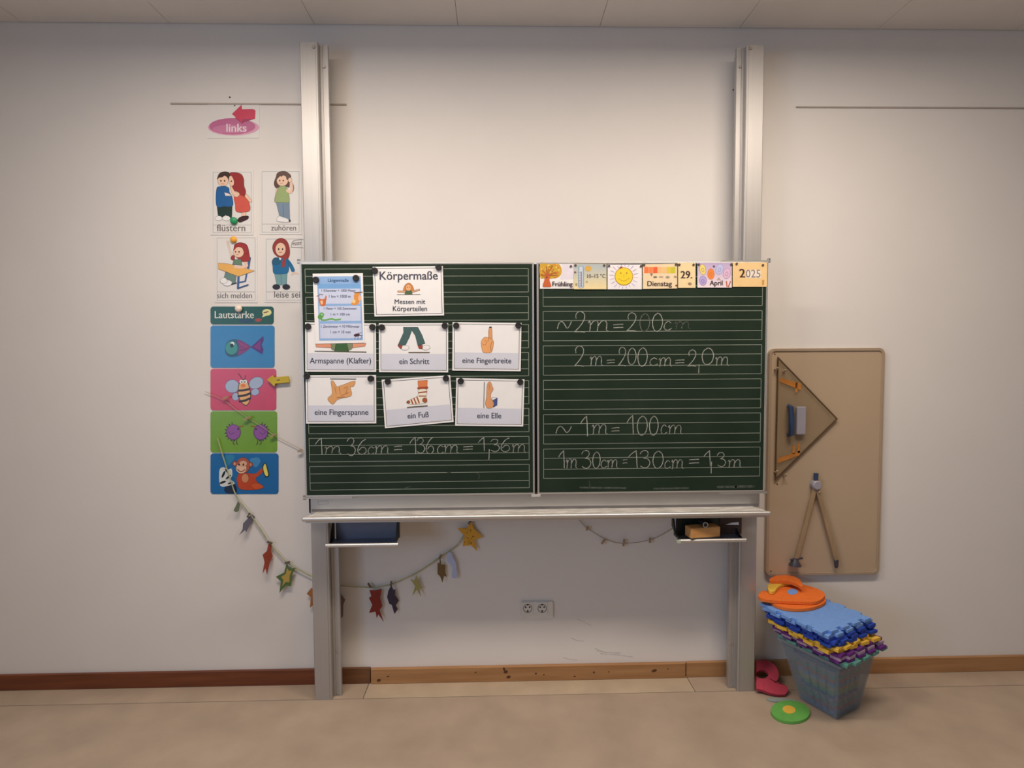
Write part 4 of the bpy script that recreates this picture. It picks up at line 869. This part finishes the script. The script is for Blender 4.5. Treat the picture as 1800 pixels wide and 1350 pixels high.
MB().prism([W(390+a_/5.4, 850+b_/5.4, -0.0204) for a_, b_ in [(620,800),(635,830),(665,825),(645,870),(640,935),(605,935),(572,975),(585,915),(562,885),(605,860)]], (0, 0.0003, 0)).build('inner_star', ink((168,140,70), 0.7, 1.3), o)
cutout([(850,990),(880,1010),(870,1150),(835,1180),(845,1080),(805,1045)], 390, 850, 5.4, (150,95,45), 'brown paper star half hidden behind the left pylon', -0.016)
cutout([(1115,1020),(1135,1060),(1165,1110),(1150,1160),(1148,1265),(1128,1280),(1118,1180)], 390, 850, 5.4, (105,85,85), 'dark brown paper star just right of the left pylon', -0.020, yaw=30)
cutout([(305,900),(365,908),(435,895),(415,990),(440,1080),(410,1120),(455,1250),(400,1170),(380,1205),(370,1135),(300,1145),(335,1060),(300,985),(325,965)], 600, 890, 6.136, (122,38,26), 'dark red many-pointed paper star on the garland', -0.022, yaw=8)
cutout([(540,850),(560,900),(582,905),(578,965),(615,1030),(585,1075),(605,1120),(572,1165),(545,1060),(520,1040),(500,965),(512,900)], 600, 890, 6.136, (58,50,72), 'dark blue paper star on the garland beside the red star', -0.024, yaw=30)
o = cutout([(745,785),(785,800),(812,740),(828,810),(850,865),(875,875),(842,895),(860,975),(815,900),(765,965),(795,860)], 600, 890, 6.136, (150,145,85), 'thin yellow-green paper star on the rising garland', -0.022)
cutout([(1068,545),(1078,625),(1120,640),(1118,720),(1135,770),(1108,755),(1090,825),(1068,755),(1040,720),(1040,600),(1058,610)], 600, 890, 6.136, (112,92,60), 'olive brown paper star turned edge-on on the rising garland', -0.024, yaw=30)
cutout(curve([(1150,500),(1185,505),(1210,560),(1240,620),(1235,660),(1252,720),(1235,775),(1190,760),(1200,690),(1185,640),(1140,580)], 3), 600, 890, 6.136, (165,175,205), 'pale blue scalloped paper shape hanging on the garland', -0.020)
o = cutout([(1400,150),(1425,235),(1520,330),(1430,365),(1470,485),(1395,420),(1308,430),(1330,320),(1250,235),(1350,240)], 600, 890, 6.136, (195,145,45), 'spotted yellow paper star at the right end of the garland', -0.020)
sp = MB(); rr = random.Random(3)
for i in range(18):
    p = W(600+(1385+rr.uniform(-55, 45))/6.136, 890+(330+rr.uniform(-85, 85))/6.136, -0.0203); sp.prism([p+Vector((0.0022*math.cos(t), 0, 0.0022*math.sin(t))) for t in [j*math.pi/3 for j in range(6)]], (0, 0.0002, 0))
sp.build('spots', ink((90,50,25), 0.7), o)
# little peg clips holding the stars
for u, v, a_, l_ in ((438,905,60,'blue-grey star'),(475,953,-20,'rust-red star'),(506,988,15,'green star'),(650,1028,-60,'dark red star'),(688,1025,85,'dark blue star'),(774,978,70,'olive star'),(826,917,55,'spotted yellow star')):
    peg(u, v, a_, 9, -0.014, 'tiny peg holding the %s on the garland' % l_, mat('dark_peg', (0.16, 0.12, 0.08), 0.7))

# ------------------------------------------------------------------ beige tool panel with set square and compass, right
def quadpanel(): return rrect(1350, 612, 1545, 1012, 9)
A_, B_ = W(1352.5, 612, -0.02), W(1545, 1012, -0.02)
xa, xb = A_.x, B_.x; za, zb = W(1380, 1012, -0.02).z, W(1380, 612.5, -0.02).z
def rr3(x0, x1, z0, z1, r, y): return [(p[0], y, p[1]) for p in rrect(x0, z0, x1, z1, r, 5)]
pn = thing('tool_panel', 'large beige wall panel with rounded corners right of the blackboard', 'panel', ((xa+xb)/2, -0.01, za))
MB().prism(rr3(xa, xb, za, zb, 0.028, -0.016), (0, 0.0155, 0)).build('panel_board', M_beige, pn, bevel=0.002)
MB().ringprism(rr3(xa, xb, za, zb, 0.028, -0.022), rr3(xa+0.013, xb-0.013, za+0.013, zb-0.013, 0.018, -0.022), (0, 0.0055, 0)).build('raised_rim', M_edge, pn, bevel=0.0015)
s_ = MB()
for u, v in ((1362,622.5),(1366,851),(1355,1004),(1365,740)): s_.lathe(W(u, v, -0.016), (0, -1, 0), [(0, 0.0035), (0.0015, 0.003)], 8)
s_.build('screws', M_hole, pn)
peg_m = mat('beige_peg', (0.50, 0.40, 0.29), 0.4, var=0.05)
def hook(u, v):
    p = W(u, v, -0.018)
    MB().tube([(p.x, -0.0165, p.z), (p.x, -0.036, p.z), (p.x-0.001, -0.044, p.z+0.004), (p.x-0.001, -0.046, p.z+0.010)], 0.0045, 10).build('hook', peg_m, pn, smooth=True)
for u, v in ((1362,649),(1375.5,653),(1361.5,829),(1377.5,835),(1435,865)): hook(u, v)
YQ = -0.030
ss = thing('set_square', 'large amber set square with blue handle hanging on the beige panel', 'set square', W(1365, 845, YQ))
T0, T1 = W(1367.5, 627, YQ), W(1362.5, 845, YQ)
hyp = (T0-T1).length; mid = (T0+T1)/2; ax = (T0-T1).normalized(); nx = Vector((ax.z, 0, -ax.x)); T2_ = mid+nx*hyp/2
def tri(d): 
    cc = (T0+T1+T2_)/3; return [cc+(p-cc)*d for p in (T0, T1, T2_)]
acr = bpy.data.materials.new('amber_acrylic'); acr.use_nodes = True; nt = acr.node_tree; N = nt.nodes; b_ = N['Principled BSDF']
nz = N.new('ShaderNodeTexNoise'); nz.inputs['Scale'].default_value = 9; cr_ = N.new('ShaderNodeValToRGB'); cr_.color_ramp.elements[0].color = (0.40, 0.29, 0.17, 1); cr_.color_ramp.elements[1].color = (0.46, 0.34, 0.21, 1)
nt.links.new(nz.outputs[0], cr_.inputs[0]); nt.links.new(cr_.outputs[0], b_.inputs['Base Color']); b_.inputs['Roughness'].default_value = 0.15; b_.inputs['Alpha'].default_value = 0.35
body = MB().prism(tri(0.985), (0, 0.005, 0)).build('acrylic_body', acr, ss)
edge_m = mat('brown_acrylic_edge', (0.10, 0.058, 0.028), 0.4, var=0.2)
O_, I_ = tri(1.0), tri(0.955)
MB().ringprism([p+Vector((0, -0.001, 0)) for p in O_], [p+Vector((0, -0.001, 0)) for p in I_], (0, 0.007, 0)).build('edge_strip', edge_m, ss)
orm = mat('orange_print', (0.52, 0.20, 0.04), 0.4, var=0.25, scale=20)
for (a0, a1, b0, b1) in (((1371,664),(1408,674),(1408,686),(1371,671)), ((1367,806),(1406,792),(1406,800),(1367,814)), ((1398,672),(1402,672),(1402,690),(1398,690)), ((1393,784),(1397,784),(1397,798),(1393,798)), ((1402,780),(1406,780),(1406,796),(1402,796))):
    MB().prism([W(u, v, YQ-0.0012) for u, v in (a0, a1, b0, b1)], (0, 0.0006, 0)).build('angle_marking', orm, ss)
blue = mat('blue_handle_plastic', (0.028, 0.055, 0.13), 0.35, var=0.1); grey = mat('grey_handle_plastic', (0.34, 0.32, 0.37), 0.4, var=0.05)
h0, h1 = W(1391, 716, YQ-0.025), W(1391, 764, YQ-0.025)
MB().tube([(h0.x, YQ-0.001, h0.z+0.004), (h0.x, YQ-0.024, h0.z), (h0.x, YQ-0.030, (h0.z+h1.z)/2), (h1.x, YQ-0.024, h1.z), (h1.x, YQ-0.001, h1.z-0.004)], [0.010, 0.012, 0.013, 0.012, 0.010], 12).build('handle_grip', blue, ss, smooth=True)
g0 = W(1404, 740, YQ-0.01); MB().box(g0.x-0.014, g0.x+0.030, YQ-0.022, YQ-0.001, h1.z-0.002, h0.z+0.002).build('handle_base', grey, ss, bevel=0.005)
# compass hanging below
cpw = mat('compass_wood', (0.30, 0.20, 0.11), 0.5, scale=5, col2=(0.40, 0.28, 0.16), stretch=(6, 6, 1)); YK = -0.034
cp = thing('board_compass', 'wooden blackboard compass with dark feet at the lower beige panel', 'compass', W(1432, 995, YK))
Hh = W(1434, 852, YK); F1, F2 = W(1399, 985, YK), W(1470, 985, YK)
for F_ in (F1, F2):
    d = (F_-Hh).normalized(); n_ = Vector((-d.z, 0, d.x)); MB().obox((Hh+F_)/2, d*((F_-Hh).length/2), n_*0.009, (0, 0.0075, 0)).build('leg', cpw, cp, bevel=0.002)
MB().lathe(Hh+Vector((0, 0.012, 0)), (0, -1, 0), [(0, 0.022), (0.026, 0.022), (0.030, 0.018)], 18).build('hinge_disc', grey, cp, smooth=True)
MB().tube([Hh, Hh+Vector((0, 0, 0.055))], [0.008, 0.011], 10).build('handle', blue, cp, smooth=True)
cl_ = mat('dark_clamp', (0.05, 0.048, 0.065), 0.4, var=0.2)
MB().lathe(F1+Vector((-0.004, 0, 0.008)), (-0.06, -0.1, -1), [(0, 0.012), (0.010, 0.016), (0.028, 0.027), (0.034, 0.027)], 16).build('suction_foot', cl_, cp, smooth=True)
MB().tube([F1+Vector((-0.028, -0.004, 0.004)), F1+Vector((0.030, -0.004, 0.012))], 0.005, 8).build('clamp_screw', cl_, cp, smooth=True)
MB().lathe(F2+Vector((0, 0, 0.004)), (0, 0, -1), [(0, 0.011), (0.030, 0.009), (0.040, 0.006)], 12).build('chalk_clamp', cl_, cp, smooth=True)

# ------------------------------------------------------------------ foam pieces and tub, lower right
def foam(name, c): return mat('foam_'+name, c, 0.8, var=0.06, scale=60, bump=0.15, bscale=300)
F_or = foam('orange', (0.80, 0.17, 0.02)); F_lb = foam('light_blue', (0.16, 0.33, 0.74)); F_db = foam('deep_blue', (0.015, 0.06, 0.42)); F_ye = foam('yellow', (0.80, 0.50, 0.06)); F_pu = foam('purple', (0.13, 0.02, 0.22)); F_gr = foam('green', (0.13, 0.42, 0.08)); F_pk = foam('pink', (0.52, 0.05, 0.09)); F_tan = foam('tan', (0.55, 0.36, 0.12)); F_te = foam('teal', (0.10, 0.30, 0.26)); F_lil = foam('lilac', (0.40, 0.28, 0.42))
def mat_outline(size, teeth, d):
    P_ = []; n = teeth*2; st = size/n
    def side(f):
        for i in range(n):
            a0, a1 = i*st, (i+1)*st; o_ = d if i % 2 else 0.0; k = st*0.12
            P_.extend([f(a0+(k if o_ == 0 else -k), o_), f(a1-(k if o_ == 0 else -k), o_)])
    h = size/2
    side(lambda t, o: (-h+t, -h-o)); side(lambda t, o: (h+o, -h+t)); side(lambda t, o: (h-t, h+o)); side(lambda t, o: (-h-o, h-t)); return P_
AM = math.radians(-62)
def puzzle_mat(x, y, z, size, rot, m, label, th=0.013, tx=0.0):
    pts = mat_outline(size, 4, 0.014); ca, sa = math.cos(rot), math.sin(rot)
    o = MB().prism([(x+px_*ca-py_*sa, y+px_*sa+py_*ca, z) for px_, py_ in pts], (0, 0, th)).build('foam_puzzle_mat', m, base=True, bevel=0.0015)
    return tag(o, label, 'foam mat', 'foam puzzle mats on the tub')
def along(a): return Vector((math.cos(a), math.sin(a), 0))
LC = Vector((1.040, -0.20, 0)); e1, e2 = along(AM), along(AM+math.pi/2); MSZ = 0.29
ctr = LC+(e1+e2)*(MSZ/2)+Vector((0.035, 0, 0))
TH = 0.285                                    # tub height
tubm = bpy.data.materials.new('translucent_tub_plastic'); tubm.use_nodes = True; nt = tubm.node_tree; N = nt.nodes; b_ = N['Principled BSDF']
nz = N.new('ShaderNodeTexNoise'); nz.inputs['Scale'].default_value = 5; cr_ = N.new('ShaderNodeValToRGB'); cr_.color_ramp.elements[0].color = (0.20, 0.27, 0.36, 1); cr_.color_ramp.elements[1].color = (0.34, 0.42, 0.48, 1)
nt.links.new(nz.outputs[0], cr_.inputs[0]); nt.links.new(cr_.outputs[0], b_.inputs['Base Color']); b_.inputs['Roughness'].default_value = 0.25; b_.inputs['Alpha'].default_value = 0.4
tub = thing('storage_tub', 'translucent bluish plastic tub holding a stack of foam mats', 'tub', (ctr.x, ctr.y, 0))
LEAN = Vector((0.026, 0.016, 0))               # the base sits a little to the back of the rim
def tc(z): return ctr+LEAN*(1-z/TH)
def sq(h, z): return [tc(z)+e1*a*h+e2*b*h+Vector((0, 0, z)) for a, b in ((-1,-1),(1,-1),(1,1),(-1,1))]
ob, ot, ib, it = sq(0.084, 0.001), sq(0.135, TH), sq(0.081, 0.005), sq(0.132, TH)
tb_ = MB().add(ob+ot+ib+it, [(3,2,1,0)]+[(i, (i+1) % 4, 4+(i+1) % 4, 4+i) for i in range(4)]+[(8,9,10,11)]+[(8+i, 12+i, 12+(i+1) % 4, 8+(i+1) % 4) for i in range(4)]+[(4+i, 4+(i+1) % 4, 12+(i+1) % 4, 12+i) for i in range(4)])
tb_.build('tub_body', tubm, tub)
MB().ringprism(sq(0.142, TH-0.012), sq(0.1355, TH-0.012), (0, 0, 0.012)).build('tub_rim', tubm, tub)
inner = [(F_lb, 'light blue'), (F_pk, 'pink'), (F_te, 'teal'), (F_lil, 'lilac'), (F_db, 'deep blue'), (F_gr, 'green'), (F_tan, 'tan')]
z = 0.006
for i in range(12):
    m_, nm = inner[i % 7]
    o = puzzle_mat(tc(z).x, tc(z).y, z, 0.118+0.0052*i, AM+random.uniform(-.03, .03), m_, '%s foam mat inside the tub, %s in the pile' % (nm, ['lowest','second','third','fourth','fifth','sixth','seventh','eighth','ninth','tenth','eleventh','topmost'][i]), 0.0185); o['group'] = 'foam mats inside the tub'; z += 0.0195
stack = [(F_te, 'teal green foam mat at the bottom of the stack on the tub', .020, .05), (F_pu, 'purple foam mat near the bottom of the stack on the tub', .008, -.04), (F_lil, 'lilac foam mat between the two purple mats', .000, .02), (F_pu, 'second purple foam mat under the yellow mats', -.006, .05), (F_ye, 'lower yellow foam mat in the middle of the stack', -.022, -.10), (F_ye, 'upper yellow foam mat in the middle of the stack', -.026, .08),
         (F_db, 'lowest deep blue foam mat, on the yellow mats', -.032, -.03), (F_db, 'middle deep blue foam mat in the stack', -.036, .06), (F_db, 'uppermost deep blue foam mat, under the light blue mats', -.040, -.02), (F_lb, 'lower light blue foam mat in the stack', -.052, .02), (F_lb, 'upper light blue foam mat under the orange foam piece', -.062, -.05)]
z = TH+0.0008
for m_, lab, dx, dr in stack:
    puzzle_mat(ctr.x+dx, ctr.y, z, MSZ, AM+dr, m_, lab); z += 0.0135
ZS = z
def foam_piece(name, label, outline, zt, m, th=0.014, hole=None, holemat=None, cat='foam piece'):
    o = MB().prism([WZ(u, v, zt) for u, v in outline], (0, 0, -th)).build(name, m, bevel=0.002); tag(o, label, cat)
    if hole: MB().prism([WZ(u, v, zt+0.0012) for u, v in hole], (0, 0, -0.001)).build('inlay', holemat, o)
    return o
foam_piece('foam_disc', 'orange foam disc directly on the light blue mats', curve([(1354,1056),(1372,1066),(1400,1070),(1430,1067),(1452,1056),(1440,1042),(1400,1036),(1364,1044)], 4), ZS+0.015, F_or)
foam_piece('foam_digit', 'orange foam piece with a round blue inlay on top of the stack', curve([(1333,1046),(1341,1038),(1354,1040),(1364,1031),(1385,1026),(1410,1027),(1440,1036),(1450,1046),(1435,1057),(1400,1057),(1360,1055),(1340,1052)], 4), ZS+0.031, F_or, 0.014, ell(1393, 1040, 9, 5), F_lb)
foam_piece('foam_crescent', 'yellow foam crescent lying on the orange foam piece', curve([(1349,1032),(1353,1026),(1366,1022.5),(1390,1023.5),(1376,1026),(1366,1033),(1361,1039),(1353,1039)], 4), ZS+0.047, F_ye, 0.014)
foam_piece('foam_arc', 'orange foam arc at the top of the stack before the beige panel', curve([(1352,1020),(1360,1013),(1378,1010.5),(1395,1013),(1408,1021),(1410,1032),(1400,1026),(1385,1021.5),(1368,1020.5)], 4), ZS+0.062, F_or, 0.014)
# pink nine leaning at the wall
p0 = WZ(1360, 1224, 0.003); nrm = Vector((0, -math.sin(math.radians(24)), math.cos(math.radians(24)))); p0 = p0+nrm*0.016
def onp(pts): return [WP(u, v, p0, nrm) for u, v in pts]
oc = [(1340+dx, 1186+dy) for dx, dy in [(29*math.cos(q), 26*math.sin(q)) for q in [i*math.pi/16 for i in range(32)]]]
outer = []
for i, (x, y) in enumerate(oc):
    outer.append((x, y))
# ring with a tail: pull the lower right of the outline out to the tail tip
tail = {0: (1369,1186), 1: (1368,1193), 2: (1364,1199), 3: (1363,1201.5), 4: (1372,1203), 5: (1384,1206), 6: (1386,1213), 7: (1381,1220.5), 8: (1368,1221), 9: (1354,1218), 10: (1343,1213.5), 11: (1330,1210)}
for k, p in tail.items(): outer[k] = p
outer = [(max(x, 1329.5), y) for x, y in outer]
inner_ = [(1340+11*math.cos(i*math.pi/16), 1185+7.5*math.sin(i*math.pi/16)) for i in range(32)]
o = MB().ringprism(onp(outer), onp(inner_), -nrm*0.015).build('foam_digit', F_pk, bevel=0.002); tag(o, 'pink foam digit with a round hole leaning at the wall behind the right pylon', 'foam piece')
foam_piece('foam_sliver', 'pale teal foam piece on the floor in front of the pink digit', curve([(1347,1228),(1362,1226),(1392,1229),(1404,1234),(1385,1234),(1358,1232)], 4), 0.006, foam('pale_teal', (0.30, 0.36, 0.33)), 0.005)
foam_piece('foam_ring', 'green foam disc with a yellow centre lying on the floor', ell(1389.5, 1249.5, 34.5, 18.5, 4, 32), 0.014, F_gr, 0.0135, ell(1387, 1247, 11.5, 7, 10), F_ye)
